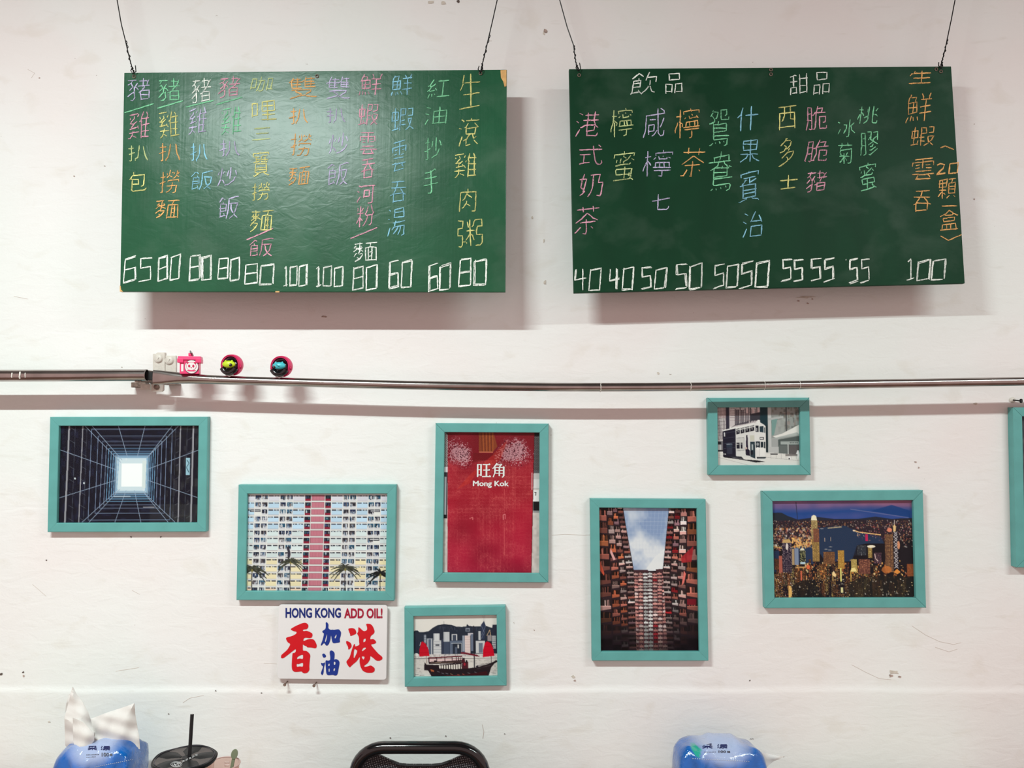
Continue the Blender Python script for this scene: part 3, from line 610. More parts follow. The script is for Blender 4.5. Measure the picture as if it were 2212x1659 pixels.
board([(1229,149),(2055,143),(2085,612),(1239,633)], (.062,.086), M['board_right'],
      'darker green chalkboard menu on the right with drink and dessert headings',
      [[(1209,0),(1225,58),(1239,98),(1241,115),(1244,135),(1249,152)], [(2063,0),(2055,42),(2046,85),(2042,105),(2036,128),(2031,147)]],
      RIGHT, RP, RH, 2, 1106, 0, [], [(1251,163),(1665,151),(1665,161),(2022,150),(2032,155)], 300)

# ------------------------------------------------------------------ painter for the photo prints
class Pic:
    """flat print painted in numpy; drawing coordinates run x0..x1, y0..y1 over the sheet"""
    def __init__(s, x0, y0, x1, y1, w, h, bg=(0,0,0)):
        s.S = 2; s.w, s.h = w*s.S, h*s.S; s.x0, s.y0 = x0, y0; s.kx = s.w/(x1-x0); s.ky = s.h/(y1-y0)
        s.a = np.empty((s.h, s.w, 3)); s.a[:] = bg
        s.yy, s.xx = np.mgrid[0:s.h, 0:s.w]; s.X = x0 + (s.xx+.5)/s.kx; s.Y = y0 + (s.yy+.5)/s.ky
    def mask(s, pts):
        p = [((x-s.x0)*s.kx, (y-s.y0)*s.ky) for x, y in pts]
        ax = max(0, int(min(q[0] for q in p))); bx = min(s.w, int(max(q[0] for q in p))+2)
        ay = max(0, int(min(q[1] for q in p))); by = min(s.h, int(max(q[1] for q in p))+2)
        if ax >= bx or ay >= by: return None
        X = s.xx[ay:by, ax:bx] + .5; Y = s.yy[ay:by, ax:bx] + .5; m = np.zeros(X.shape, bool); n = len(p)
        for i in range(n):
            (x1, y1), (x2, y2) = p[i], p[(i+1) % n]
            if y1 == y2: continue
            m ^= ((y1 > Y) != (y2 > Y)) & (X < (x2-x1)*(Y-y1)/(y2-y1)+x1)
        return slice(ay, by), slice(ax, bx), m
    def poly(s, pts, c, al=1.0):
        r = s.mask(pts)
        if r is None: return
        a, b, m = r; t = s.a[a, b]; t[m] = t[m]*(1-al) + np.array(c, float)*al
    def rect(s, x0, y0, x1, y1, c, al=1.0): s.poly([(x0,y0),(x1,y0),(x1,y1),(x0,y1)], c, al)
    def line(s, p, q, w, c, al=1.0):
        dx, dy = q[0]-p[0], q[1]-p[1]; L = math.hypot(dx, dy) or 1; nx, ny = -dy/L*w/2, dx/L*w/2
        s.poly([(p[0]+nx,p[1]+ny),(q[0]+nx,q[1]+ny),(q[0]-nx,q[1]-ny),(p[0]-nx,p[1]-ny)], c, al)
    def path(s, pts, w, c, al=1.0):
        for a, b in zip(pts, pts[1:]): s.line(a, b, w, c, al)
    def ell(s, cx, cy, rx, ry, c, al=1.0):
        s.poly([(cx+rx*math.cos(t), cy+ry*math.sin(t)) for t in np.linspace(0, 2*math.pi, 20)[:-1]], c, al)
    def noise(s, nx, ny, seed):
        g = np.random.RandomState(seed).rand(ny+2, nx+2); u = np.linspace(0, nx, s.w); v = np.linspace(0, ny, s.h)
        iu = u.astype(int); iv = v.astype(int); fu = u-iu; fv = (v-iv)[:, None]
        fu = fu*fu*(3-2*fu); fv = fv*fv*(3-2*fv)
        a = g[iv][:, iu]*(1-fu)+g[iv][:, iu+1]*fu; b = g[iv+1][:, iu]*(1-fu)+g[iv+1][:, iu+1]*fu
        return a*(1-fv)+b*fv
    def blend(s, al, c):
        al = np.clip(al, 0, 1)[..., None]; s.a = s.a*(1-al) + np.array(c, float)*al
    def out(s):
        a = s.a.reshape(s.h//s.S, s.S, s.w//s.S, s.S, 3).mean((1, 3)); return np.clip(a, 0, 255)

def shade(c, k): return tuple(min(250, v*k) for v in c)
def lerp2(C, u, v):
    return (C[0]*(1-u)+C[1]*u)*(1-v) + (C[3]*(1-u)+C[2]*u)*v

def print_mesh(name, C, arr, parent, label=None):
    """sheet with one vertex per print dot; C = corners TL TR BR BL"""
    H, W, _ = arr.shape
    u = np.linspace(0, 1, W)[None, :, None]; v = np.linspace(0, 1, H)[:, None, None]
    c0 = world_loc(parent); c = [np.array(p - c0) for p in C]
    co = (c[0]*(1-u)+c[1]*u)*(1-v)+(c[3]*(1-u)+c[2]*u)*v
    me = bpy.data.meshes.new(name); nv = W*H; nf = (W-1)*(H-1)
    me.vertices.add(nv); me.vertices.foreach_set('co', co.astype('f').ravel())
    i = (np.arange(H-1)[:, None]*W + np.arange(W-1)[None, :]).ravel()
    q = np.stack([i, i+W, i+W+1, i+1], 1).astype('i')
    me.loops.add(nf*4); me.loops.foreach_set('vertex_index', q.ravel())
    me.polygons.add(nf); me.polygons.foreach_set('loop_start', (np.arange(nf)*4).astype('i'))
    me.update(calc_edges=True); me.validate()
    lin = arr/255.; lin = np.where(lin <= .04045, lin/12.92, ((lin+.055)/1.055)**2.4)*.95
    col = np.concatenate([lin, np.ones((H, W, 1))], 2).astype('f')
    at = me.color_attributes.new('ink', 'FLOAT_COLOR', 'POINT'); at.data.foreach_set('color', col.ravel())
    me.materials.append(M['print'])
    o = bpy.data.objects.new(name, me); COL.objects.link(o); o.parent = parent
    if label: o['label'] = label
    return o

# ---- the eight pictures (flat prints)
def pic_tunnel():
    p = Pic(240, 225, 1945, 1408, 298, 207, (22, 22, 34)); r = random.Random(1)
    for _ in range(700):
        x, y = r.uniform(240, 1945), r.uniform(225, 1408); w = r.uniform(15, 60); k = r.uniform(.6, 1.9)
        right = x > 1500; b = (34*k, 34*k, 36*k) if right else (20*k, 22*k, 36*k)
        if abs(x-1115) < abs(y-825)*1.2: w *= 2; h = r.uniform(10, 26)
        else: h = r.uniform(30, 110); w *= .6
        p.rect(x, y, x+w, y+h, b, .55)
    p.rect(1345, 1180, 1945, 1408, (70, 72, 70), .35)
    d = np.maximum(np.abs(p.X-1120)/190, np.abs(p.Y-825)/215)
    p.blend(np.clip(1.55-d, 0, 1)**1.6*.9, (120, 165, 205)); p.blend(np.clip(1.12-d, 0, 1)*5, (205, 222, 228))
    p.rect(995, 690, 1245, 968, (246, 250, 250)); p.rect(1245, 660, 1290, 985, (215, 226, 220), .7)
    for xl, xr, yt, yb, in ((620,1597,280,1365),(700,1530,362,1285),(755,1475,425,1225),(803,1430,470,1185),(832,1400,510,1142),(862,1375,545,1115),(890,1350,570,1090),(915,1330,590,1066),(938,1312,606,1042),(955,1300,622,1022)):
        c = (118, 134, 162) if xl < 820 else (112, 160, 196)
        p.line((xl+6, yt), (xr-2, yt), 7, c); p.line((xl-14, yb), (xr-14, yb), 7, c); p.line((xl+6, yt), (xl-14, yb), 7, c); p.line((xr, yt), (xr-12, yb), 7, c)
        p.line((xl+10, yt+12), (xr-6, yt+12), 3, c, .5)
    for x, xb, w in ((356,328,20),(520,494,12),(1697,1684,14),(1852,1836,20)): p.line((x,225),(xb,1408),w,(152,152,158))
    for a, b in (((540,235),(985,680)),((625,235),(1000,650)),((1680,235),(1300,620)),((1600,235),(1290,640)),((530,1395),(960,1000)),((605,1405),(980,1000)),((1650,1395),(1270,1040)),((1570,1400),(1260,1030)),
                 ((945,235),(1065,620)),((1270,235),(1180,620)),((925,1400),(1055,1010)),((1240,1400),(1155,1010)),((245,525),(940,770)),((240,1105),(950,885)),((1950,520),(1310,760)),((1940,1110),(1290,885))):
        p.line(a, b, 6, (150, 168, 190))
    for x in (430, 570, 1640, 1780):
        p.line((x, 225), (x-20, 1400), 4, (90, 98, 112), .8)
        for y in range(260, 1400, 155): p.line((x-60 if x < 1000 else x, y), (x if x < 1000 else x+60, y+(35 if x < 1000 else -35)), 4, (120, 126, 136), .7)
    p.rect(1768, 625, 1815, 830, (150, 190, 206)); p.path([(1780,650),(1805,690),(1775,740),(1805,800)], 7, (30, 60, 70))
    for x, y in ((438,870),(548,925),(1050,645),(1262,1010)): p.ell(x, y, 10, 12, (215, 225, 230))
    p.rect(910, 1080, 1110, 1090, (200, 210, 220), .8); p.rect(1260, 1208, 1400, 1218, (190, 190, 195), .7)
    p.rect(240, 225, 252, 1408, (225, 228, 230)); return p.out()

def palm(p, x, y, s, r, yb, c=(58, 60, 50)):
    p.path([(x, y), (x-4, (y+yb)/2), (x, yb)], 11*s, (62, 56, 54))
    for k in range(15):
        a = math.radians(-205 + k*230/14 + r.uniform(-6, 6)); L = s*r.uniform(150, 215); q = []
        for t in np.linspace(0, 1, 7): q.append((x+math.cos(a)*L*t, y+math.sin(a)*L*t*.8 + t*t*95*s))
        for i, (a_, b_) in enumerate(zip(q, q[1:])): p.line(a_, b_, (26-3.4*i)*s, shade(c, r.uniform(.8, 1.5)))
    p.ell(x, y+14, 14*s, 20*s, (150, 140, 70), .7)
def pic_estate():
    p = Pic(215, 190, 1945, 1403, 299, 209, (232, 232, 228)); r = random.Random(2)
    p.rect(215, 190, 1945, 208, (62, 56, 70))
    rows = [(214,212,222)] + [(192,220,240)]*4 + [(216,230,230)]*4 + [(238,226,186)]*4 + [(238,202,178)]
    wide = [(210,305),(478,610),(780,915),(1250,1382),(1560,1690),(1855,1960)]
    win = [(318,385),(400,466),(622,690),(705,772),(1395,1460),(1475,1545),(1700,1768),(1780,1845)]
    for i, base in enumerate(rows):
        y = 228 + i*86.5; s = -(y-205)*.015; sx = lambda x: x + s*(1 if x > 1100 else 1.4)
        p.rect(215, y-14, 1945, y-9, (205, 203, 205))
        for a, b in wide:
            k = r.uniform(.96, 1.03); c = tuple(min(250, v*k) for v in base)
            p.rect(sx(a), y, sx(b), y+68, c); p.rect(sx(a), y+66, sx(b), y+70, (168, 160, 166))
            m = (a+b)/2
            for u, w in ((a+4, m-8), (m+8, b-4)):
                p.rect(sx(u), y+2, sx(w), y+15, (48, 46, 58)); 
                if r.random() < .5: p.rect(sx(u)+r.uniform(4, 20), y+5, sx(u)+r.uniform(24, 45), y+13, (198, 210, 214))
        for a, b in win:
            if (i, a) in ((2, 318), (2, 1780), (6, 1780)):
                p.rect(sx(a-60), y, sx(b), y+34, (60, 62, 72)); p.rect(sx(a-50), y+12, sx(b-8), y+24, (215, 215, 216)); continue
            p.rect(sx(a), y, sx(b), y+68, (210, 210, 214))
            p.rect(sx(a), y, sx(b), y+46, r.choice([(54, 58, 74), (34, 46, 78), (40, 84, 110), (70, 66, 72)]))
            for _ in range(9):
                x = r.uniform(a, b-14); p.rect(sx(x), y+r.uniform(0, 34), sx(x+r.uniform(6, 16)), y+r.uniform(34, 60), r.choice([(190,196,204),(24,26,36),(90,120,150),(126,116,116),(225,225,228)]), .85)
        for a, b in ((925,995),(1170,1240)):
            p.rect(sx(a), y, sx(b), y+70, (46, 44, 56)); p.rect(sx(a), y+44, sx(b), y+70, (140, 34, 56))
            for _ in range(5):
                x = r.uniform(a, b-14); p.rect(sx(x), y+r.uniform(2, 20), sx(x+r.uniform(6, 14)), y+r.uniform(22, 44), r.choice([(200,206,210),(40,110,120),(20,20,30),(70,90,140)]), .9)
        p.rect(sx(1003), y-2, sx(1160), y+66, (150, 92, 104)); p.rect(sx(1009), y+2, sx(1156), y+60, (202, 128, 142))
        for x in range(1014, 1156, 10): p.rect(sx(x), y+4, sx(x+3), y+58, (168, 92, 110), .7)
        for x in (308,390,470,614,696,776,920,999,1164,1245,1387,1468,1552,1695,1774,1850): p.rect(sx(x)-3, y-14, sx(x)+3, y+74, (226, 224, 222))
    palm(p, 290, 1135, 1.0, r, 1403); palm(p, 758, 1040, .85, r, 1403); palm(p, 1430, 1120, .95, r, 1403); palm(p, 1860, 1185, .95, r, 1403, (26, 28, 28))
    p.path([(720,860),(740,930),(735,990)], 30, (56, 54, 66)); return p.out()

def pic_station():
    p = Pic(175, 158, 1064, 1470, 206, 304, (206, 198, 192)); r = random.Random(3)
    n = p.noise(40, 60, 4); p.a += (n[..., None]-.5)*26
    # station hall beside the pillar
    p.rect(175, 158, 215, 500, (60, 54, 56)); p.rect(1000, 158, 1064, 520, (120, 116, 116))
    for k in range(24):
        y = 180+k*16; p.line((1000, y+38), (1064, y-30), 6, (40, 36, 38)); p.line((175, y-18), (215, y+24), 6, (190, 186, 184))
    p.rect(1000, 158, 1064, 205, (30, 26, 28))
    p.rect(175, 490, 215, 560, (226, 226, 230)); p.rect(175, 540, 215, 965, (58, 58, 64)); p.rect(188, 580, 205, 960, (196, 200, 206)); p.rect(175, 930, 215, 965, (26, 26, 30))
    p.rect(1000, 520, 1064, 560, (90, 92, 94)); p.rect(1000, 545, 1064, 690, (196, 196, 194)); p.rect(998, 600, 1064, 680, (222, 222, 220)); p.rect(998, 700, 1048, 805, (238, 238, 236)); p.path([(1008,722),(1024,722),(1018,752)], 7, (20,20,20))
    p.rect(998, 805, 1050, 890, (22, 22, 24)); p.rect(1050, 700, 1064, 890, (130, 130, 134))
    p.rect(998, 890, 1064, 910, (150, 150, 150))
    # pillar of small red tiles
    pil = p.mask([(212,168),(1008,168),(982,1470),(226,1470)]); a, b, m = pil
    X, Y = p.X[a, b], p.Y[a, b]; n1 = p.noise(5, 7, 5)[a, b]; n2 = p.noise(110, 160, 6)[a, b]; n3 = p.noise(9, 12, 7)[a, b]; n4 = p.noise(135, 215, 15)[a, b]
    t = np.clip((Y-168)/1300, 0, 1)
    red = np.stack([126+44*np.clip(t*2.4, 0, 1)-20*t, 26-10*t+0*X, 36+12*t], -1) + (n1[..., None]-.5)*np.array([34, 10, 14])
    g = ((X % 13 < 3.6) | (Y % 13 < 3.6)) * np.clip(.95-np.abs(n3-.4)*1.3, .2, 1) * (t > .2) * (.35+.9*n2)
    red = red*(1-.62*g[..., None]) + np.array([236, 128, 118])*.62*g[..., None]
    tl = ((X % 13 < 3) | (Y % 13 < 3)) * (t <= .2)*.25; red = red*(1-tl[..., None]) + np.array([60, 10, 14])*tl[..., None]
    for cx, cy, rx, ry in ((325,350,118,120),(835,355,165,125)):
        k = np.clip(1.25-(np.abs((X-cx)/rx)**3+np.abs((Y-cy)/ry)**2.2)**.5 + (n3-.5)*.9, 0, 1)
        w = (n4 > .93-k*.62) & (k > .02); red[w] = red[w]*.3 + np.array([232, 212, 214])*.7
        gl = (k > .05) & ((X % 13 < 3.2) | (Y % 13 < 3.2)); red[gl] = red[gl]*.55 + np.array([120, 40, 56])*.45
        dk = (n4 < .30*k) & (k > .1); red[dk] = np.array([70, 22, 34])
    sub = p.a[a, b]; sub[m] = red[m]
    p.poly([(497,168),(632,168),(668,300),(625,352),(500,352)], (134, 66, 36), .9)
    for k in range(8): p.line((520+k*15, 168), (530+k*14, 345), 6, (176, 96, 48) if k % 2 else (96, 40, 26), .8)
    p.line((500,352),(628,352),8,(196,112,84)); p.poly([(640,360),(760,240),(700,420),(560,520),(470,560),(420,640),(300,700),(420,560),(560,440)], (214, 62, 40), .33)
    p.poly([(450,360),(640,370),(560,430),(440,450)], (96, 14, 18), .5)
    p.rect(175, 158, 1064, 168, (214, 186, 188)); p.line((735,690),(738,1300),5,(226,120,112),.5)
    p.path([(725,975),(725,930),(745,925),(745,970)],5,(236,150,150)); p.path([(420,965),(448,955),(450,978)],5,(226,130,130))
    p.line((1005,168),(982,1470),4,(70,8,16)); p.line((985,540),(985,700),6,(236,226,226),.8)
    return p.out()

def pic_court():
    p = Pic(160, 172, 1082, 1503, 214, 309, (30, 20, 26)); r = random.Random(4)
    n = p.noise(5, 7, 9)*.6 + p.noise(12, 16, 10)*.3 + p.noise(40, 50, 11)*.1
    g = np.array([142, 162, 196])*(1-n[..., None]) + np.array([232, 234, 238])*n[..., None]
    k = np.clip((n-.32)*2.6, 0, 1)[..., None]; sky = np.array([138, 160, 196])*(1-k) + np.array([226, 230, 234])*k
    a, b, m = p.mask([(395,185),(818,185),(812,440),(750,760),(480,770)]); sub = p.a[a, b]; sub[m] = sky[a, b][m]
    p.poly([(600,745),(680,640),(770,560),(750,765)], (236, 238, 238), .8)
    for k_ in range(11): p.line((440+k_*36, 200), (450+k_*30, 600), 2.5, (196, 206, 222), .45); p.line((410, 240+k_*36), (800, 240+k_*36), 2.5, (196, 206, 222), .4)
    cols = [(196,132,124),(176,100,86),(220,168,160),(160,124,124),(236,204,198),(112,70,68),(190,110,94),(146,108,116),(236,218,214),(228,180,170)]
    # far block at the end of the court: straight rows of small balconies
    p.poly([(480,755),(615,755),(625,775),(690,775),(690,750),(760,745),(800,1503),(420,1503)], (66, 40, 46))
    y = 775
    while y < 1500:
        h = 26 + (y-775)*.012
        for j, x in enumerate(range(440, 800, 44)):
            if x < 480-(y-760)*.06 or x > 745+(y-760)*.08: continue
            f = 1.0 if y < 1200 else max(.45, 1-(y-1200)/520)
            base = (216,214,212) if 560 < x < 640 else r.choice([(232,164,156),(236,190,180),(206,140,134),(232,206,202),(176,40,52) if 620 < x < 700 else (224,160,150)])
            c = shade(base, f*r.uniform(.75, 1.08)); o = r.uniform(-5, 5)
            p.rect(x+r.uniform(-3,3), y+h*.42+o, x+40, y+h+o, c); p.rect(x+6, y+2+o, x+34, y+h*.4+o, tuple(v*.35 for v in c)); p.rect(x+14, y+4+o, x+22, y+h*.4+o, tuple(min(240, v*1.1) for v in c), .8)
        y += h+3
    # side blocks: balconies in perspective, growing towards the viewer
    def side(sign):
        edge = lambda yy: (392 + (yy-185)*.165 if yy < 760 else 487 + (yy-760)*.02) if sign < 0 else (820 - (yy-185)*.115 if yy < 760 else 754 + (yy-760)*.05)
        far = 160 if sign < 0 else 1082
        p.poly([(far,172)] + [(edge(yy), yy) for yy in range(172, 1504, 60)] + [(far,1503)], (46, 30, 36))
        bay = [(0, .22), (.22, .42), (.42, .66), (.66, 1.02)]
        for bi, (u0, u1) in enumerate(bay):
            yy = 150 + bi*17
            pitch = (46, 62, 84, 118)[bi]
            while yy < 1520:
                e = edge(yy); X = lambda u: e + (far-e)*u
                slope = (22+bi*14)*(1 if yy > 600 else -.2)
                f = 1 if yy < 1050 else max(.12, 1-(yy-1050)/430*(.7+.35*bi/3))
                base = r.choice(cols) if bi < 3 else r.choice(cols[:3]+[(196,112,72),(160,92,80)])
                if sign < 0 and bi in (1, 2) and r.random() < .28: base = (214, 112, 76)
                if sign > 0 and r.random() < .14: base = (190, 36, 44)
                c = shade(base, f*r.uniform(.55, 1.08)); h = pitch*.36; x0, x1 = X(u0), X(u1)
                w = x1-x0; x1 = x0+w*.86; o = r.uniform(-6, 6)
                s1 = slope*.5
                p.poly([(x0,yy+pitch*.5+o-s1*.5),(x1,yy+pitch*.5+o),(x1,yy+pitch*.5+h+o),(x0,yy+pitch*.5+h+o-s1*.5)], c)
                p.poly([(x0,yy+o),(x1,yy+o),(x1,yy+pitch*.5+o),(x0,yy+pitch*.5+o)], tuple(v*.22 for v in c))
                for _ in range(2+bi):
                    q = r.uniform(.1, .9); p.line((x0+w*.8*q, yy+o+r.uniform(0, 9)), (x0+w*.8*q+r.uniform(-4, 4), yy+pitch*.5+o), 4+bi, shade(c, r.uniform(.8, 1.5)), .85)
                p.line((x0,yy+pitch*.5+o),(x1,yy+pitch*.5+o),4,tuple(min(240, v*1.35) for v in c))
                p.line((x1+w*.05, yy), (x1+w*.05, yy+pitch*.8), 5, (18, 12, 18), .9)
                yy += pitch
    side(-1); side(1)
    for pts in (((520,540),(560,590)),): pass
    p.poly([(925,640),(1040,535),(1040,560),(1020,680),(930,690)], (176, 38, 46), .85); p.poly([(925,900),(950,760),(968,790),(950,870)], (232, 120, 110)); p.poly([(275,560),(320,660),(300,670),(270,600)], (226,170,166))
    p.poly([(172,660),(215,790),(210,810),(172,760)], (206,84,60)); p.rect(975, 1020, 1058, 1075, (120, 20, 34))
    sh = np.clip((p.Y-1080)/400, 0, 1)*np.clip(np.abs(p.X-600)/330-.15, 0, 1); p.blend(sh*.85, (16, 10, 18))
    p.rect(160, 172, 1082, 185, (196, 170, 172)); return p.out()

def pic_tram():
    p = Pic(345, 255, 1860, 1320, 181, 127, (232, 230, 226)); r = random.Random(5)
    # house fronts behind
    p.rect(345, 255, 540, 880, (208, 202, 200))
    for x in range(360, 530, 24): p.line((x, 255), (x+6, 840), 7, (84, 76, 84))
    for y in range(290, 860, 62): p.line((345, y), (530, y-18), 6, (110, 100, 104))
    p.rect(345, 255, 1145, 470, (190, 150, 150), .35)
    p.rect(535, 255, 592, 690, (50, 48, 62)); p.rect(592, 255, 1145, 620, (206, 198, 198))
    for k in range(15):
        x = 700+k*30; p.line((x, 300+r.uniform(-40, 30)), (x, 600-(k*6)), r.uniform(9, 22), (52, 48, 58))
    for k in range(6): p.line((600, 300+k*40), (1140, 250+k*52), 6, (120, 96, 100), .8)
    for x in (900, 1000, 1095): p.rect(x, 262, x+35, 380, (226, 206, 206))
    p.poly([(960,400),(1145,360),(1145,500),(960,520)], (58, 58, 66)); p.poly([(600,650),(700,600),(930,560),(930,520),(700,580)], (70, 66, 74), .8)
    p.rect(345, 870, 470, 1060, (120, 118, 122)); p.rect(380, 890, 440, 930, (30, 30, 36)); p.rect(372, 940, 440, 1040, (196, 196, 196)); p.rect(345, 1030, 470, 1062, (44, 42, 46))
    p.rect(1145, 255, 1280, 1075, (20, 40, 46)); p.rect(1145, 255, 1280, 600, (22, 52, 60))
    # bank building, right
    p.rect(1280, 255, 1860, 1100, (150, 156, 152))
    for _ in range(60):
        x = r.uniform(1340, 1820); y = r.uniform(262, 640); p.rect(x, y, x+r.uniform(10, 60), y+r.uniform(20, 90), r.choice([(96,92,84),(120,116,108),(80,84,82),(150,130,124),(112,110,96)]), .5)
    p.rect(1285, 275, 1340, 1080, (196, 198, 196)); p.poly([(1285,470),(1560,430),(1560,470),(1285,510)], (180, 184, 182)); p.rect(1600, 262, 1625, 800, (70, 74, 76), .8)
    p.poly([(1350,500),(1460,480),(1390,760),(1350,780)], (120, 156, 150)); p.poly([(1450,500),(1600,470),(1560,740),(1390,770)], (168, 174, 170), .8)
    p.poly([(1365,790),(1530,745),(1860,575),(1860,760),(1480,800),(1420,815)], (232, 232, 226)); p.poly([(1420,815),(1800,720),(1860,770),(1500,820),(1460,850),(1310,830)], (176, 184, 180), .9)
    p.poly([(1460,850),(1860,780),(1860,1110),(1470,1090)], (84, 94, 92)); p.rect(1505, 880, 1830, 935, (166, 176, 172)); 
    for x in range(1670, 1820, 30): p.rect(x, 895, x+18, 915, (60, 66, 66))
    p.rect(1630, 930, 1648, 1100, (206, 208, 204)); p.rect(1480, 950, 1625, 1090, (104, 112, 110)); p.rect(1655, 950, 1855, 1120, (96, 92, 92)); p.rect(1340, 830, 1460, 975, (166, 170, 168))
    p.rect(1280, 975, 1470, 1080, (190, 192, 190)); p.rect(1840, 255, 1860, 1320, (40, 52, 54), .7)
    # ground, railing, people
    p.poly([(345,1060),(1280,1075),(1860,1120),(1860,1320),(345,1320)], (228, 226, 220)); p.line((345,1150),(1000,1320),5,(176,172,170)); p.line((345,1110),(1200,1290),4,(190,186,184)); p.line((1240,1160),(1860,1225),5,(160,160,158))
    for x in range(1240, 1860, 90): p.line((x, 1085), (x, 1190), 5, (150, 150, 150))
    p.line((1240,1085),(1860,1118),5,(190,190,188)); p.rect(1320, 1092, 1450, 1118, (60, 60, 62), .8); p.ell(1662, 1175, 26, 28, (240,240,240)); p.ell(1655, 1185, 12, 14, (20,20,20))
    p.poly([(1800,1040),(1825,1040),(1842,1110),(1815,1190),(1800,1190),(1805,1110),(1780,1100)], (246, 246, 246)); p.rect(1590, 1105, 1800, 1140, (90, 84, 84), .7)
    # tram
    p.poly([(470,1130),(860,1200),(1080,1215),(1230,1240),(1060,1252),(820,1205),(480,1160)], (26, 26, 32))
    p.poly([(470,690),(1040,560),(1050,1195),(860,1150),(470,1135)], (222, 222, 218))
    p.poly([(470,690),(700,640),(700,1170),(470,1135)], (28, 28, 44)); p.poly([(470,680),(1040,550),(1042,575),(470,700)], (236, 236, 232))
    for k in range(4): p.poly([(480,735+k*90),(690,700+k*95),(690,706+k*95),(480,741+k*90)], (74, 78, 96))
    for x0, x1 in ((715,775),(792,860),(875,950),(965,1035)):
        s = (x0-715)*.21; p.poly([(x0,690-s),(x1,676-s),(x1,742-s),(x0,758-s)], (28, 28, 38)); p.rect(x0+24, 695-s, x0+42, 722-s, (200, 200, 200), .8); p.line((x0, 668-s), (x1, 652-s), 12, (40, 40, 50))
    p.rect(490, 720, 512, 790, (210, 210, 210)); p.poly([(715,820),(850,812),(850,1040),(715,1050)], (206, 206, 202)); p.path([(715,820),(850,812),(850,1040),(715,1045)], 6, (110, 110, 116))
    p.rect(715, 900, 770, 1005, (34, 34, 46)); p.rect(788, 900, 822, 1005, (34, 34, 46)); p.line((700,930),(830,925),8,(210,210,208))
    p.rect(535, 915, 640, 990, (44, 56, 72)); p.line((535,930),(640,925),10,(150,160,170)); p.rect(540, 1000, 640, 1100, (50, 54, 70)); p.ell(512,1105,11,11,(230,230,226)); p.ell(487,1102,9,9,(210,210,206))
    p.poly([(890,770),(915,765),(922,1010),(882,1015)], (36, 28, 50)); p.poly([(870,990),(890,980),(950,1040),(955,1135),(880,1125)], (34, 30, 48)); p.ell(885,1000,20,20,(200,180,170))
    p.rect(955, 770, 1035, 870, (206, 206, 190)); p.poly([(962,885),(1050,885),(1050,1185),(962,1150)], (44, 62, 70)); p.rect(985, 930, 1012, 1030, (190, 196, 196)); p.ell(985, 1080, 26, 40, (24, 30, 40))
    # rounded front
    p.poly([(1040,560),(1110,525),(1200,575),(1242,610),(1240,1195),(1160,1218),(1050,1200)], (228, 228, 224)); p.poly([(1070,540),(1100,500),(1135,500),(1150,560),(1110,575)], (236, 236, 232))
    p.rect(1062, 600, 1115, 712, (30, 34, 44)); p.rect(1070, 640, 1092, 700, (196,196,196), .8); p.poly([(1132,615),(1205,605),(1205,725),(1132,712)], (40, 62, 72)); p.rect(1215, 632, 1232, 730, (40, 56, 62))
    p.rect(1132, 803, 1206, 850, (34, 38, 46)); p.rect(1142, 815, 1196, 838, (225, 225, 222)); p.rect(1060, 880, 1135, 990, (34, 44, 54)); p.rect(1150, 890, 1196, 1000, (24, 40, 48)); p.rect(1206, 890, 1232, 1000, (28, 44, 50)); p.ell(1095, 930, 22, 30, (150,156,158))
    p.poly([(1110,1000),(1180,985),(1215,1010),(1215,1150),(1120,1150)], (236, 236, 232)); p.path([(1125,1010),(1125,1140)], 6, (150,150,150)); p.ell(1095, 1010, 24, 30, (240,240,236)); p.poly([(1070,1155),(1240,1155),(1235,1180),(1080,1185)], (30, 40, 46)); p.poly([(600,1130),(800,1150),(840,1190),(700,1180),(600,1160)], (40, 42, 52)); p.line((1085,1190),(1235,1185),12,(214,216,214)); p.line((640,1160),(800,1185),6,(130,130,136))
    return p.out()

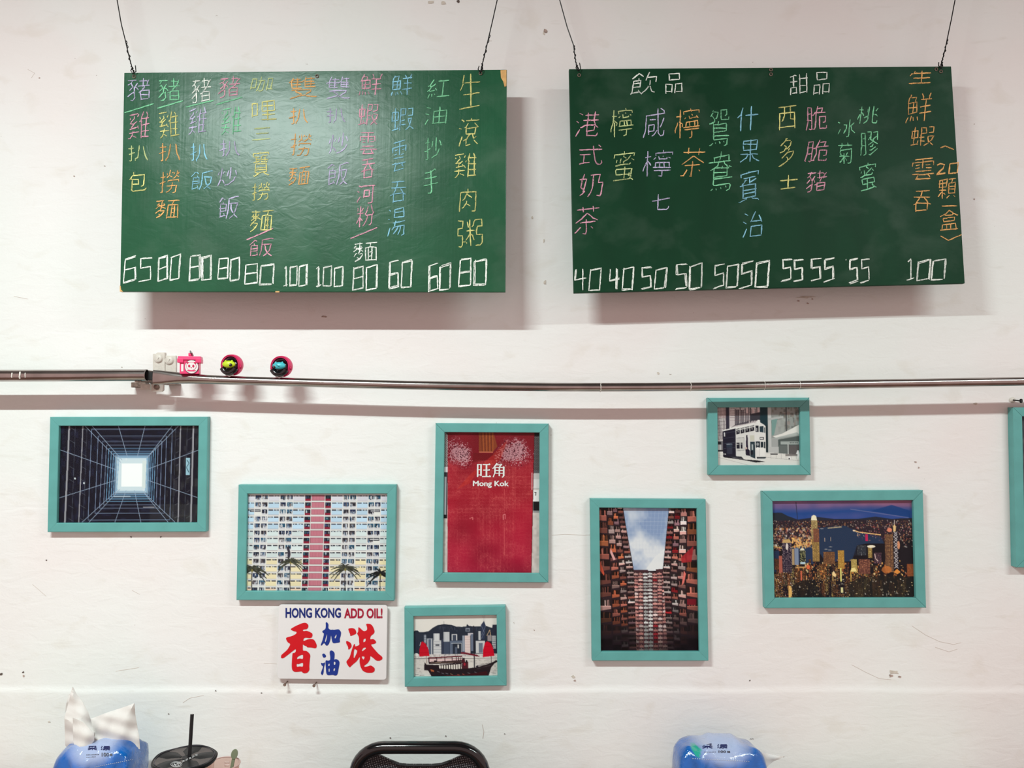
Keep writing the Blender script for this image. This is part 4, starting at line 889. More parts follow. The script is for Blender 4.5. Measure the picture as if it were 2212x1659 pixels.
def pic_night():
    p = Pic(235, 190, 1955, 1368, 305, 210, (26, 22, 28)); r = random.Random(6)
    n = p.noise(7, 5, 12)*.6+p.noise(20, 14, 13)*.4; t = np.clip((p.Y-190)/250, 0, 1)
    sky = np.stack([150-110*t+50*(n-.5), 104-28*t+20*(n-.5), 138+12*t+10*(n-.5)], -1); k = np.clip((p.X-900)/900, 0, 1)*np.clip(1-t*1.6, 0, 1)
    sky = sky*(1-k[..., None]*.6)+np.array([176, 98, 110])*k[..., None]*.6; m = p.Y < 450; p.a[m] = sky[m]
    bl = np.clip(1-np.abs(p.Y-(345+np.sin(p.X/300)*18))/70, 0, 1)*(p.Y < 450); p.blend(bl*.85, (28, 72, 140))
    p.poly([(1450,330),(1700,262),(1910,330),(1930,420),(1650,370)], (18, 62, 124), .75); p.line((1200,310),(1900,415),10,(150,140,170),.5); p.line((545,225),(560,440),9,(40,46,70),.8)
    p.poly([(235,350),(330,345),(480,400),(560,430),(800,400),(1000,425),(1300,425),(1500,400),(1700,430),(1955,420),(1955,540),(235,480)], (40, 44, 58))
    p.poly([(235,350),(370,348),(520,430),(560,480),(235,480)], (38, 46, 56)); p.poly([(1590,470),(1750,425),(1955,420),(1955,570),(1600,540)], (44, 40, 46))
    p.rect(235, 440, 1955, 700, (46, 36, 44))
    lights = [(236,190,140),(244,224,190),(216,140,90),(190,90,70),(250,240,226),(160,110,90),(232,170,90),(140,96,110)]
    def sprinkle(N, x0, y0, x1, y1, smin=3, smax=10, al=.8, tall=1.0, cols=lights):
        for _ in range(N):
            x, y = r.uniform(x0, x1), r.uniform(y0, y1); s = r.uniform(smin, smax); p.rect(x, y, x+s, y+s*tall*r.uniform(.6, 1.6), r.choice(cols), al)
    sprinkle(420, 235, 440, 1955, 530, 4, 12, .55); sprinkle(500, 235, 520, 730, 800, 6, 20, .6)
    p.poly([(800,530),(1130,505),(1240,560),(1400,600),(1560,640),(1600,720),(1380,720),(1270,740),(1200,930),(880,930),(800,800)], (38, 56, 84))
    p.poly([(480,760),(730,740),(740,960),(480,960)], (38, 56, 88)); p.poly([(235,800),(330,800),(330,1070),(235,1040)], (34, 50, 80)); p.rect(840, 540, 1260, 860, (40, 58, 86), .35)
    sprinkle(160, 1260, 480, 1955, 680, 4, 12, .7, 1, [(232,150,110),(244,214,190),(190,80,80),(160,90,110)])
    p.path([(1225,560),(1300,585),(1420,600),(1560,618)], 12, (246, 196, 130)); p.ell(1238, 566, 16, 10, (252, 226, 190)); p.rect(1370, 612, 1402, 690, (196, 40, 90)); p.path([(920,535),(1090,520)], 12, (226,200,150),.8)
    for x, y in ((878,680),(950,672),(1278,620)): p.rect(x, y-30, x+8, y+16, (220, 190, 160), .8)
    for x, y in ((850,540),(895,785),(950,757),(940,795)): p.ell(x, y, 22, 5, (196, 190, 180), .7)
    def tower(x0, y0, x1, y1, base, lit, dens=.5, sx=9, sy=11):
        p.rect(x0, y0, x1, y1, base)
        y = y0+3
        while y < y1-4:
            x = x0+3
            while x < x1-3:
                if r.random() < dens: p.rect(x, y, x+sx*.6, y+sy*.55, shade(lit, r.uniform(.6, 1.15)))
                x += sx
            y += sy
    for _ in range(115):
        x = r.uniform(250, 1900); y = r.uniform(890, 1270); w = r.uniform(26, 66); b = r.choice([(40,28,28),(60,38,30),(30,28,34),(72,46,34)])
        if (x > 1600 and y < 1100): continue
        tower(x, y, x+w, y+r.uniform(120, 300), b, r.choice([(232,164,84),(196,124,66),(248,206,120),(170,96,60)]), .6)
    sprinkle(260, 500, 900, 1900, 1120, 5, 16, .8, 1.3, [(250,190,100),(226,140,70),(255,226,160),(190,100,60)])
    p.path([(235,740),(400,780),(560,740),(720,700)], 16, (240,190,110), .7); sprinkle(120, 480, 640, 730, 760, 6, 18, .8, 1, [(250,200,120),(236,160,90)])
    tower(368, 700, 480, 1060, (42, 34, 52), (196, 170, 170), .6, 8, 14); p.poly([(368,705),(385,665),(460,665),(480,705)], (206,170,110)); p.ell(425, 750, 16, 40, (226, 214, 206))
    p.rect(326, 860, 366, 1060, (176, 96, 80)); p.rect(482, 780, 512, 970, (176, 150, 110)); p.rect(515, 770, 562, 970, (130, 144, 168)); tower(575, 800, 645, 960, (40,44,40), (220,216,150), .6); p.poly([(575,800),(595,770),(625,770),(638,800)], (230,226,200)); p.rect(582, 935, 640, 960, (190, 214, 226))
    tower(722, 440, 800, 660, (150,126,84), (244,214,140), .6); p.poly([(722,440),(730,390),(758,375),(785,390),(795,440)], (248, 240, 206)); tower(730, 660, 815, 930, (140,110,66), (226,186,100), .7); tower(745, 540, 815, 700, (120,76,60), (214,140,90), .5)
    tower(860, 815, 1000, 960, (104,70,50), (200,140,80), .5); tower(1035, 800, 1112, 1020, (176,130,58), (232,190,96), .7); tower(1195, 905, 1260, 1060, (176,150,84), (240,214,130), .6); tower(1285, 905, 1420, 1080, (104,62,54), (222,150,110), .5)
    tower(1400, 745, 1450, 890, (140,110,60), (250,220,130), .7); p.ell(1440, 755, 50, 16, (252, 240, 214)); tower(1270, 740, 1380, 860, (48,52,60), (160,160,160), .25); tower(1470, 830, 1560, 960, (60,44,56), (190,130,130), .4); p.path([(1480,840),(1490,900),(1520,930)], 9, (226,200,190))
    tower(1605, 610, 1705, 1060, (92,62,50), (206,156,100), .85, 8, 9); tower(1705, 570, 1765, 1010, (42,38,46), (150,120,100), .2)
    for y in range(580, 1010, 62):
        p.path([(1712,y),(1755,y+31),(1712,y+62)], 6, (232,224,224)); p.path([(1762,y),(1722,y+31),(1762,y+62)], 6, (206,200,204))
    p.poly([(1708,520),(1725,490),(1745,520),(1738,580),(1712,580)], (236,200,140)); p.line((1727,440),(1727,495),6,(220,206,200)); p.ell(1665, 560, 30, 26, (232,140,110))
    p.rect(1785, 640, 1955, 980, (30, 26, 32)); sprinkle(60, 1780, 560, 1955, 760, 5, 12, .7); tower(1865, 965, 1955, 1110, (140,76,44), (206,130,70), .5); p.ell(1620, 1030, 60, 45, (226, 130, 60), .7); p.poly([(1700,1060),(1745,1020),(1785,1060),(1745,1085)], (232,150,70)); p.ell(1770,740,16,50,(220,150,110))
    p.rect(1058, 1010, 1075, 1170, (236,226,130)); p.rect(1062, 1240, 1088, 1300, (226,220,160)); p.poly([(960,1090),(980,1040),(1010,1090),(1000,1120)], (250,220,160)); p.rect(964, 1090, 974, 1170, (240,196,110)); p.rect(1182, 1040, 1192, 1170, (246,196,90)); p.poly([(1185,1050),(1195,1010),(1240,1010),(1260,1050)], (252,230,150)); p.rect(582, 1040, 600, 1160, (226,110,80)); p.rect(520, 990, 650, 1010, (240,190,120),.7); p.rect(648, 1100, 655, 1160, (240,170,90)); p.ell(675,995,22,28,(232,110,70))
    p.poly([(1150,1190),(1300,1120),(1600,1100),(1955,1120),(1955,1368),(1150,1368)], (32, 32, 28), .62); p.poly([(600,1150),(760,1150),(800,1300),(900,1368),(480,1368),(470,1220)], (24, 24, 24), .75)
    sprinkle(170, 480, 1120, 1955, 1360, 5, 15, .85, .7, [(214,206,190),(150,140,120),(232,200,140)]); sprinkle(160, 250, 1040, 480, 1360, 5, 12, .6); sprinkle(60, 430, 1210, 460, 1360, 6, 16, .8, 2, [(240,190,110)])
    p.rect(1945, 190, 1955, 1368, (210, 190, 190)); return p.out()

def pic_junk():
    p = Pic(285, 272, 1768, 1332, 179, 128, (232, 228, 220)); r = random.Random(7)
    p.blend((p.noise(6, 5, 3)-.5)*.4, (200, 196, 192)); p.rect(285, 272, 1768, 292, (60, 56, 66))
    navy = (38, 46, 60)
    p.poly([(285,570),(330,545),(370,545),(400,575),(470,575),(560,560),(640,500),(720,460),(830,445),(960,460),(1040,490),(1130,495),(1215,490),(1230,450),(1260,480),(1330,490),(1460,490),(1560,485),(1665,520),(1675,470),(1768,465),(1768,1000),(285,1000)], navy)
    p.line((829,395),(829,450),6,(90,90,96)); 
    for _ in range(60): x = r.uniform(700, 1650); p.rect(x, 480+r.uniform(0, 90), x+10, 486+r.uniform(0, 90), (70, 80, 96), .6)
    for x in range(310, 480, 22): p.rect(x, 600, x+5, 960, (60, 68, 86), .8)
    def bld(x0, y0, x1, y1, c, rows=0, cols=0, line=(80, 88, 104)):
        p.rect(x0, y0, x1, y1, c)
        for k in range(rows): yy = y0+(k+.5)*(y1-y0)/rows; p.rect(x0+4, yy, x1-4, yy+7, line)
        for k in range(cols): xx = x0+(k+.5)*(x1-x0)/cols; p.rect(xx, y0+4, xx+6, y1-4, line)
    bld(480,620,515,760,(160,166,176),5); bld(530,680,630,960,(186,190,196),0,4); bld(560,700,600,960,(90,100,120))
    bld(645,600,750,720,(222,222,222),0,3,(170,172,178)); bld(640,715,780,960,(216,216,216),9,0,(150,154,164)); bld(680,780,745,806,(60,64,76))
    bld(820,580,925,740,(206,208,210),0,4,(160,164,172)); bld(785,690,820,960,(54,60,78)); bld(870,860,915,970,(222,222,220)); bld(825,740,1000,950,(70,80,100),0,5,(50,56,74)); bld(960,615,1055,720,(214,214,214)); bld(975,630,1040,720,(66,74,90)); bld(930,725,1190,960,(96,108,128)); bld(975,765,1140,960,(40,48,62)); p.path([(950,770),(1130,770),(1130,940)],9,(216,218,220)); bld(1060,790,1085,850,(210,210,208)); bld(1020,830,1050,940,(90,100,120))
    bld(1190,640,1285,940,(226,208,204),7,0,(206,180,178)); bld(1145,640,1185,900,(150,160,174)); bld(1240,600,1335,640,(206,200,206)); bld(1290,620,1335,900,(110,120,140)); bld(1425,570,1465,720,(196,198,200)); bld(1380,730,1535,940,(206,206,206)); bld(1430,770,1500,930,(110,120,136))
    p.poly([(1470,470),(1525,400),(1555,480),(1530,720),(1475,700)], (46, 56, 80)); p.path([(1475,470),(1530,600),(1475,700)], 5, (130, 140, 160)); p.path([(1555,480),(1480,640)], 5, (130,140,160)); p.line((1510,310),(1515,410),5,(170,170,172)); p.line((1538,300),(1540,410),5,(170,170,172))
    bld(1580,640,1650,740,(150,140,140)); p.path([(1570,650),(1625,550),(1635,650)], 9, (216,180,140)); bld(1660,650,1725,870,(180,180,182),6); bld(1672,465,1768,640,(40,44,62)); p.rect(1200,515,1280,575,(190,196,206),.6); p.rect(1215,535,1268,560,navy,.8)
    p.rect(285, 945, 1768, 1000, (214, 208, 204)); p.blend(np.clip((p.noise(90, 60, 5)-.5)*1.4, 0, 1)*((p.Y > 945) & (p.Y < 1000)), (110, 106, 112)); p.ell(345, 950, 40, 25, (226,226,222))
    p.line((285,1018),(1768,1022),7,(60,58,66)); p.rect(285, 1024, 1768, 1332, (214, 208, 202)); p.blend(np.clip((p.noise(50, 70, 8)-.55)*1.2, 0, .5)*(p.Y > 1030), (150, 144, 142))
    for x, y, w in ((320,1280,60),(400,1290,80),(300,1320,160),(1660,1270,60),(360,1180,50)): p.rect(x, y, x+w, y+7, (96, 92, 96), .7)
    # junk boat
    hull = (36, 26, 32)
    p.line((1347,480),(1350,1190),16,(34,32,40)); p.line((520,960),(525,1130),10,(150,130,120)); p.line((1642,980),(1645,1110),9,(60,50,50))
    p.poly([(1110,915),(1180,920),(1400,965),(1445,1000),(1360,985),(1180,950),(1120,945)], (110, 30, 44))
    p.poly([(395,980),(395,880),(430,750),(450,728),(510,770),(555,860),(572,975)], (198, 18, 40)); p.path([(400,920),(565,915)],4,(150,8,26)); p.path([(415,840),(545,835)],4,(160,8,26)); p.line((425,740),(405,800),8,(232,232,230))
    p.poly([(1500,1005),(1505,880),(1535,770),(1580,735),(1640,780),(1680,870),(1700,985)], (206, 10, 40)); p.path([(1505,930),(1692,920)],4,(160,8,26)); p.path([(1520,830),(1665,825)],4,(160,8,26)); p.path([(1560,735),(1640,765),(1680,850)],9,(60,16,30))
    p.poly([(540,1000),(1140,975),(1140,995),(545,1022)], (96, 34, 44)); p.rect(560, 1020, 1130, 1075, (226, 196, 194)); 
    for x in (555, 690, 830, 960, 1030, 1065, 1100, 1130): p.rect(x, 1000, x+14, 1085, (56, 30, 38))
    p.rect(650, 1050, 700, 1085, (50,36,42)); p.poly([(560,1075),(1135,1050),(1140,1100),(560,1110)], (48, 32, 36)); p.line((600,1090),(1130,1080),6,(150,130,110))
    p.poly([(480,1130),(490,1080),(520,1120),(720,1125),(1130,1095),(1140,1190),(1230,1190),(1400,1170),(1560,1130),(1680,1085),(1725,1055),(1765,1080),(1700,1110),(1640,1180),(1590,1325),(615,1332),(545,1215),(480,1210)], hull)
    p.poly([(735,1135),(1125,1115),(1130,1195),(1000,1200),(740,1185)], (226, 220, 210))
    for x in range(765, 1130, 42): p.rect(x, 1115, x+15, 1200, (40, 28, 32))
    p.poly([(1140,1040),(1180,1010),(1190,1080),(1240,1080),(1240,1190),(1140,1190)], (76, 30, 40)); p.ell(1165,1030,12,18,(20,18,24)); p.ell(1215,1075,14,24,(22,20,26)); p.ell(1180,1120,16,26,(170,40,56)); p.rect(1245,1090,1330,1165,(222,216,208)); p.ell(1395,1160,20,16,(40,36,50)); 
    for x, y in ((600,1215),(700,1225),(780,1255),(850,1258),(930,1270),(1050,1280),(1140,1275),(1230,1255),(1350,1245)): p.poly([(x,y),(x+45,y+16),(x+45,y+26),(x,y+12)], r.choice([(170,120,90),(120,116,124),(190,90,70)]), .8)
    p.poly([(585,1195),(650,1215),(650,1240),(600,1235)], (176, 96, 60)); p.poly([(830,1310),(1100,1300),(1090,1332),(830,1332)], (120, 26, 30)); p.poly([(1100,1300),(1560,1240),(1590,1320),(1100,1330)], (70, 18, 24), .7)
    for k in range(16): x = 1400+k*17; p.line((x, 1165-k*3.2), (x+4, 1135-k*3.4), 6, (50,44,50)); p.rect(x, 1195-k*4, x+7, 1200-k*4, (150,140,140))
    return p.out()
# ------------------------------------------------------------------ picture frames
FD = .016            # how far a frame stands off the wall
def picture(corners, arr, label, rail=.0192, mitre=True, d=FD, lettering=None, wedge=None, box=None, prlabel=None):
    C = [U(x, y, d) for x, y in corners]
    t = empty('picture_frame', (C[2]+C[3])/2, label, 'picture frame', 'teal picture frames on the wall')
    cx = (C[0]+C[1]+C[2]+C[3])/4
    ex = ((C[1]-C[0])+(C[2]-C[3])).normalized(); ez = ((C[0]-C[3])+(C[1]-C[2])).normalized()
    sg = [(1,-1),(-1,-1),(-1,1),(1,1)]
    inn = [c + ex*a*rail + ez*b*rail for c, (a, b) in zip(C, sg)]
    back = lambda p, dd=.0005: Vector((p.x, -dd, p.z))
    for k in range(4):
        a, b = k, (k+1) % 4; g = .00035 if mitre else .0001
        e = (C[b]-C[a]).normalized(); inward = ((inn[a]-C[a]) - e*(inn[a]-C[a]).dot(e)).normalized()
        bev = .0012
        o1, o2, i1, i2 = C[a]+e*g, C[b]-e*g, inn[a]+e*g, inn[b]-e*g
        Y = Vector((0, 1, 0))
        # profile: side, small outer bevel, flat face, inner bevel, inner side
        A = [back(o1), o1+Y*bev, o1+inward*bev+e*bev, i1-inward*bev*.8-e*bev*.8, i1+Y*bev*.8, back(i1)]
        B = [back(o2), o2+Y*bev, o2+inward*bev-e*bev, i2-inward*bev*.8+e*bev*.8, i2+Y*bev*.8, back(i2)]
        n = len(A); v = A+B; f = [(i, (i+1) % n, n+(i+1) % n, n+i) for i in range(n)] + [tuple(range(n)), tuple(range(n, 2*n))]
        MB().add(v, f).build('frame_rail', M['teal'], t)
    if mitre:
        b = MB()
        for k in range(4):
            e = (inn[k]-C[k]); q = Vector((-e.z, 0, e.x)).normalized()*.0005; Yv = Vector((0, .0012, 0))
            b.prism([C[k]+q+Yv, inn[k]+q+Yv, inn[k]-q+Yv, C[k]-q+Yv], [C[k]+q+Yv*4, inn[k]+q+Yv*4, inn[k]-q+Yv*4, C[k]-q+Yv*4])
        b.build('mitre_joint', M['teal_edge'], t)
    over = .002
    def at_depth(p, dd): 
        return Vector((p.x, -dd, p.z))
    ps = [p + ex*(-a)*over + ez*(-b)*over for p, (a, b) in zip(inn, sg)]
    pr = [at_depth(p, .0075) for p in ps]
    print_mesh('photo_print', pr, arr, t, prlabel)
    MB().prism([at_depth(p, .0066) for p in ps], [at_depth(p, .001) for p in ps]).build('backing_board', M['paper'], t)
    MB().prism([at_depth(p, .0105) for p in ps], [at_depth(p, .0092) for p in ps]).build('glass_pane', M['pane'], t)
    if lettering:
        x0, y0, x1, y1 = box
        for nm, v2, f, m, grp, lift in lettering:
            v = [lerp2(pr, (x-x0)/(x1-x0), (y-y0)/(y1-y0)) + Vector((0, -lift-.00002*(i//grp), 0)) for i, (x, y) in enumerate(v2)]
            mesh_obj(nm, v, f, M[m], t)
    return t

picture([(107.7,900.5),(448.5,900.1),(445,1148.7),(102,1149.6)], pic_tunnel(), 'teal framed photo looking up a dark shaft to a white square of sky', mitre=False)
picture([(515,1047),(856,1047),(851.5,1298),(510.3,1296.7)], pic_estate(), 'teal framed photo of a pastel tower estate with palm trees', mitre=False)
# station name on the red pillar: serif strokes, thick stems and thin bars
def strokes(list_):
    v = []; f = []
    for (x0, y0, x1, y1, w) in list_:
        L = math.hypot(x1-x0, y1-y0); w *= 1.3; nx, ny = -(y1-y0)/L*w/2, (x1-x0)/L*w/2; n = len(v)
        v += [(x0+nx, y0+ny), (x1+nx, y1+ny), (x1-nx, y1-ny), (x0-nx, y0-ny)]; f.append((n, n+1, n+2, n+3))
    return v, f
sv, sf = strokes([(489,462,489,578,11),(520,462,520,572,11),(485,466,526,466,6),(489,514,520,514,6),(489,562,520,562,6),(486,574,492,580,8),
    (534,466,604,466,7),(540,517,600,517,7),(530,577,610,577,8),(570,466,570,577,12),(592,458,604,466,8),(590,510,600,517,8),(596,568,610,577,8)])
kv, kf = strokes([(668,452,640,490,10),(640,490,626,504,7),(660,468,706,468,7),(706,466,688,488,9),(648,492,648,540,11),(648,540,632,582,8),(648,492,728,492,7),(728,490,728,572,12),
    (648,520,722,520,6),(648,546,722,546,6),(688,492,688,572,10),(728,572,712,584,8),(722,484,736,492,8),(700,460,712,468,8)])
mv0, mf0 = glyph_mesh(body='Mong Kok'); mv0 = fit(mv0, 449, 617, 773, 680); mv = []; mf = []
for dx, dy in ((-2.6, 0), (2.6, 0), (0, -1.6), (0, 1.6), (0, 0)):      # heavier weight: the same letters laid over each other
    mf += [tuple(i + len(mv) for i in q) for q in mf0]; mv += [(x+dx, y+dy) for x, y in mv0]
picture([(941,914.2),(1185.2,915.3),(1184.5,1258.5),(936.5,1257.3)], pic_station(), 'teal framed photo of a red tiled station pillar reading Mong Kok',
        lettering=[('station_name', sv+kv, sf+[tuple(i+len(sv) for i in q) for q in kf], 'paper', 4, .0005), ('station_name', mv, mf, 'paper', len(mv0), .0006)], box=(175,158,1064,1470), mitre=True)
picture([(1275,1077.2),(1524.5,1078.8),(1530.7,1427.6),(1279,1427.6)], pic_court(), 'teal framed photo of crowded old tenement balconies around a strip of sky', mitre=False)
picture([(1529,859.4),(1748.6,858.8),(1751.5,1026),(1531.2,1026.3)], pic_tram(), 'small teal framed black and white photo of a double-decker tram', rail=.0205)
picture([(1647.3,1061.5),(1994,1059.2),(2001,1313),(1652.6,1314)], pic_night(), 'teal framed photo of a harbour city lit up at dusk', rail=.0210)
picture([(873.3,1312),(1092,1309),(1094.4,1481.4),(874.2,1484)], pic_junk(), 'small teal framed photo of a junk boat with two red sails', mitre=False)
edge_pic = np.zeros((300, 205, 3)); edge_pic[:] = (70, 74, 80)
pz = Pic(0, 0, 205, 300, 205, 300, (66, 70, 78)); pz.blend(pz.noise(20, 28, 2)*.6, (120, 118, 116)); edge_pic = pz.out()
et = picture([(2188.6,880),(2433,881),(2443,1226),(2196,1226)], edge_pic, 'teal picture frame cut off at the right edge of the view', d=.020)

# ------------------------------------------------------------------ acrylic sign
def sign():
    d = .012; s, ox, oy = 7.9, 580, 1290
    Cp = [(602,1306),(837,1307.3),(834.3,1468.8),(599,1466.2)]
    C = [U(x, y, d) for x, y in Cp]
    t = empty('acrylic_sign', (C[2]+C[3])/2, 'white acrylic sign reading Hong Kong Add Oil in navy and red', 'sign')
    ex = (C[1]-C[0]).normalized(); ez = (C[0]-C[3]).normalized(); r = .006
    pts = []
    for k, (a, b) in enumerate(((1,-1),(-1,-1),(-1,1),(1,1))):
        c = C[k] + ex*a*r + ez*b*r; st = {0: 180, 1: 90, 2: 0, 3: -90}[k]
        for j in range(5):
            an = math.radians(st - j*22.5); pts.append(c + (ex*math.cos(an) + ez*math.sin(an))*r)
    Y = Vector((0, .004, 0))
    MB().prism(pts, [p+Y for p in pts]).build('sign_plate', M['sign'], t, bevel=.0006)
    def put(name, v2, f, mat, lab=None, dd=.0007):
        v = [U(x/s+ox, y/s+oy, d+dd) for x, y in v2]; n = len(v)
        # thin raised film
        bnd = mesh_obj(name, v, f, mat, t, label=lab)
        return bnd
    for body, x0, y0, x1, y1, m in (('HONG KONG', 290, 182, 1235, 354, 'sign_blue'), ('ADD OIL!', 1290, 188, 1945, 362, 'sign_red2')):
        v, f = glyph_mesh(body=body, bold=.032); put('sign_lettering', fit(v, x0, y0, x1, y1), f, M[m], 'lettering reading ' + body)
    def sm(pts, it=2):
        for _ in range(it):
            q = []
            for i, p in enumerate(pts):
                n = pts[(i+1) % len(pts)]; q += [(p[0]*.8+n[0]*.2, p[1]*.8+n[1]*.2), (p[0]*.2+n[0]*.8, p[1]*.2+n[1]*.8)]
            pts = q
        return pts
    xiang = [[(365,548),(470,487),(590,437),(640,437),(675,465),(682,500),(660,545),(590,552),(585,570),(600,580),(650,572),(700,590),(745,615),(752,650),(738,690),(700,700),(640,690),(600,702),(592,745),(610,745),(660,722),(720,712),(770,720),(800,760),(825,820),(818,865),(790,872),(740,860),(655,857),(655,840),(600,820),(585,800),(585,880),(588,915),(650,915),(700,960),(715,1000),(705,1060),(695,1180),(700,1240),(670,1285),(630,1300),(590,1295),(565,1265),(500,1275),(440,1275),(405,1245),(395,1180),(400,1080),(408,950),(440,955),(468,925),(465,880),(400,930),(330,985),(250,1045),(212,1040),(215,990),(260,950),(320,900),(380,800),(320,765),(290,690),(400,665),(475,625),(480,590),(430,580)],
             [(485,1060),(490,1020),(590,970),(590,1060),(535,1045)], [(480,1135),(510,1145),(590,1110),(590,1190),(535,1180),(480,1190)]]
    jia = [[(975,430),(1000,427),(1025,465),(1018,530),(1060,560),(1095,553),(1110,560),(1190,545),(1215,560),(1240,600),(1230,670),(1215,710),(1220,765),(1200,775),(1110,788),(1090,770),(1075,700),(1065,640),(1055,730),(1030,800),(1000,830),(975,820),(950,775),(905,828),(888,820),(920,740),(950,620),(920,600),(918,575),(950,560),(975,535),(978,480)],
           [(1000,610),(958,755),(975,770),(995,700)], [(1160,625),(1122,690),(1140,707),(1160,670)]]
    you = [[(915,970),(950,958),(985,1000),(975,1025),(940,1035),(920,1005)], [(893,1115),(930,1130),(955,1110),(966,1130),(945,1200),(940,1290),(920,1335),(895,1310),(897,1280),(935,1180),(905,1165)],
           [(1045,925),(1070,905),(1110,925),(1130,960),(1125,1040),(1118,1065),(1150,1055),(1190,1070),(1215,1110),(1200,1200),(1180,1310),(1160,1335),(1130,1338),(1100,1325),(1010,1335),(985,1300),(978,1200),(970,1110),(978,1075),(1020,1085),(1052,1075),(1055,1020),(1045,970)],
           [(1018,1140),(1044,1130),(1044,1170),(1020,1178)], [(1113,1098),(1142,1103),(1142,1150),(1113,1157)], [(1023,1220),(1042,1213),(1044,1270),(1026,1278)], [(1108,1220),(1137,1208),(1132,1252),(1110,1268)]]
    gang = [[(1358,535),(1430,527),(1475,540),(1498,590),(1495,625),(1440,650),(1395,665),(1392,630),(1370,580)], [(1325,750),(1340,745),(1400,775),(1420,820),(1415,855),(1375,895),(1360,890),(1360,850),(1325,790)],
            [(1532,512),(1550,515),(1625,585),(1680,565),(1685,520),(1660,452),(1740,455),(1780,495),(1812,580),(1800,620),(1745,660),(1730,722),(1790,712),(1830,745),(1838,775),(1810,797),(1740,805),(1800,880),(1870,960),(1945,1020),(1942,1060),(1900,1085),(1840,1085),(1780,1030),(1735,1000),(1735,1060),(1690,1130),(1630,1170),(1640,1190),(1700,1180),(1745,1160),(1815,1210),(1810,1265),(1770,1290),(1680,1290),(1610,1260),(1570,1190),(1552,1100),(1562,1005),(1510,1090),(1430,1155),(1390,1200),(1365,1180),(1325,1110),(1340,1080),(1385,1030),(1430,870),(1460,797),(1475,800),(1478,845),(1555,815),(1545,760),(1545,680),(1508,620),(1532,590)],
            [(1618,720),(1658,700),(1658,750),(1618,775)], [(1590,910),(1620,860),(1665,860),(1660,880),(1600,925)], [(1458,885),(1490,890),(1522,920),(1450,1070)], [(1585,1008),(1642,1012),(1632,1060),(1610,1062)]]
    for nm, sh, m in (('xiang', xiang, 'sign_red'), ('jia', jia, 'sign_blue2'), ('you', you, 'sign_blue2'), ('gang', gang, 'sign_red')):
        v, f = glyph_mesh(splines=[sm(q) for q in sh])
        put('brush_character', v, f, M[m], ('red' if 'red' in m else 'blue') + ' brush-style character')
    return t
sign()

# ------------------------------------------------------------------ nails and blemishes on the wall
def nail(x, y, label, r=.0035, L=.018, m='steel', tilt=(0, 0)):
    p = U(x, y, 0); h = p + Vector((tilt[0], -L, tilt[1]))
    t = empty('nail', p, label, 'nail')
    MB().tube([p + Vector((0, .004, 0)), h], r*.45, 8).build('shank', M[m], t, smooth=True)
    MB().tube([h, h + Vector((0, -.002, 0))], r, 12).build('head', M[m], t, smooth=True)
nail(621, 1472, 'bent nail under the left part of the sign, holding it up', m='rust', r=.0032, L=.020)
nail(683.5, 1474, 'bent nail under the middle of the sign, holding it up', m='rust', r=.0032, L=.020)
t = empty('screw_plug', U(2188, 865, 0), 'black screw in a pale wall plug by the right edge above the cut-off frame', 'screw')
MB().lathe(U(2186, 864, 0), [(.006, 0), (.0065, .002), (.004, .004)], 14, axis='y').build('wall_plug', M['painted'], t, smooth=True)
MB().tube([U(2188, 864, .003), U(2204, 866, .022)], .0014, 8).build('shank', M['wire'], t, smooth=True)
MB().tube([U(2204, 866, .022), U(2207.5, 866, .0245)], .0045, 12).build('head', M['black_matt'], t, smooth=True)

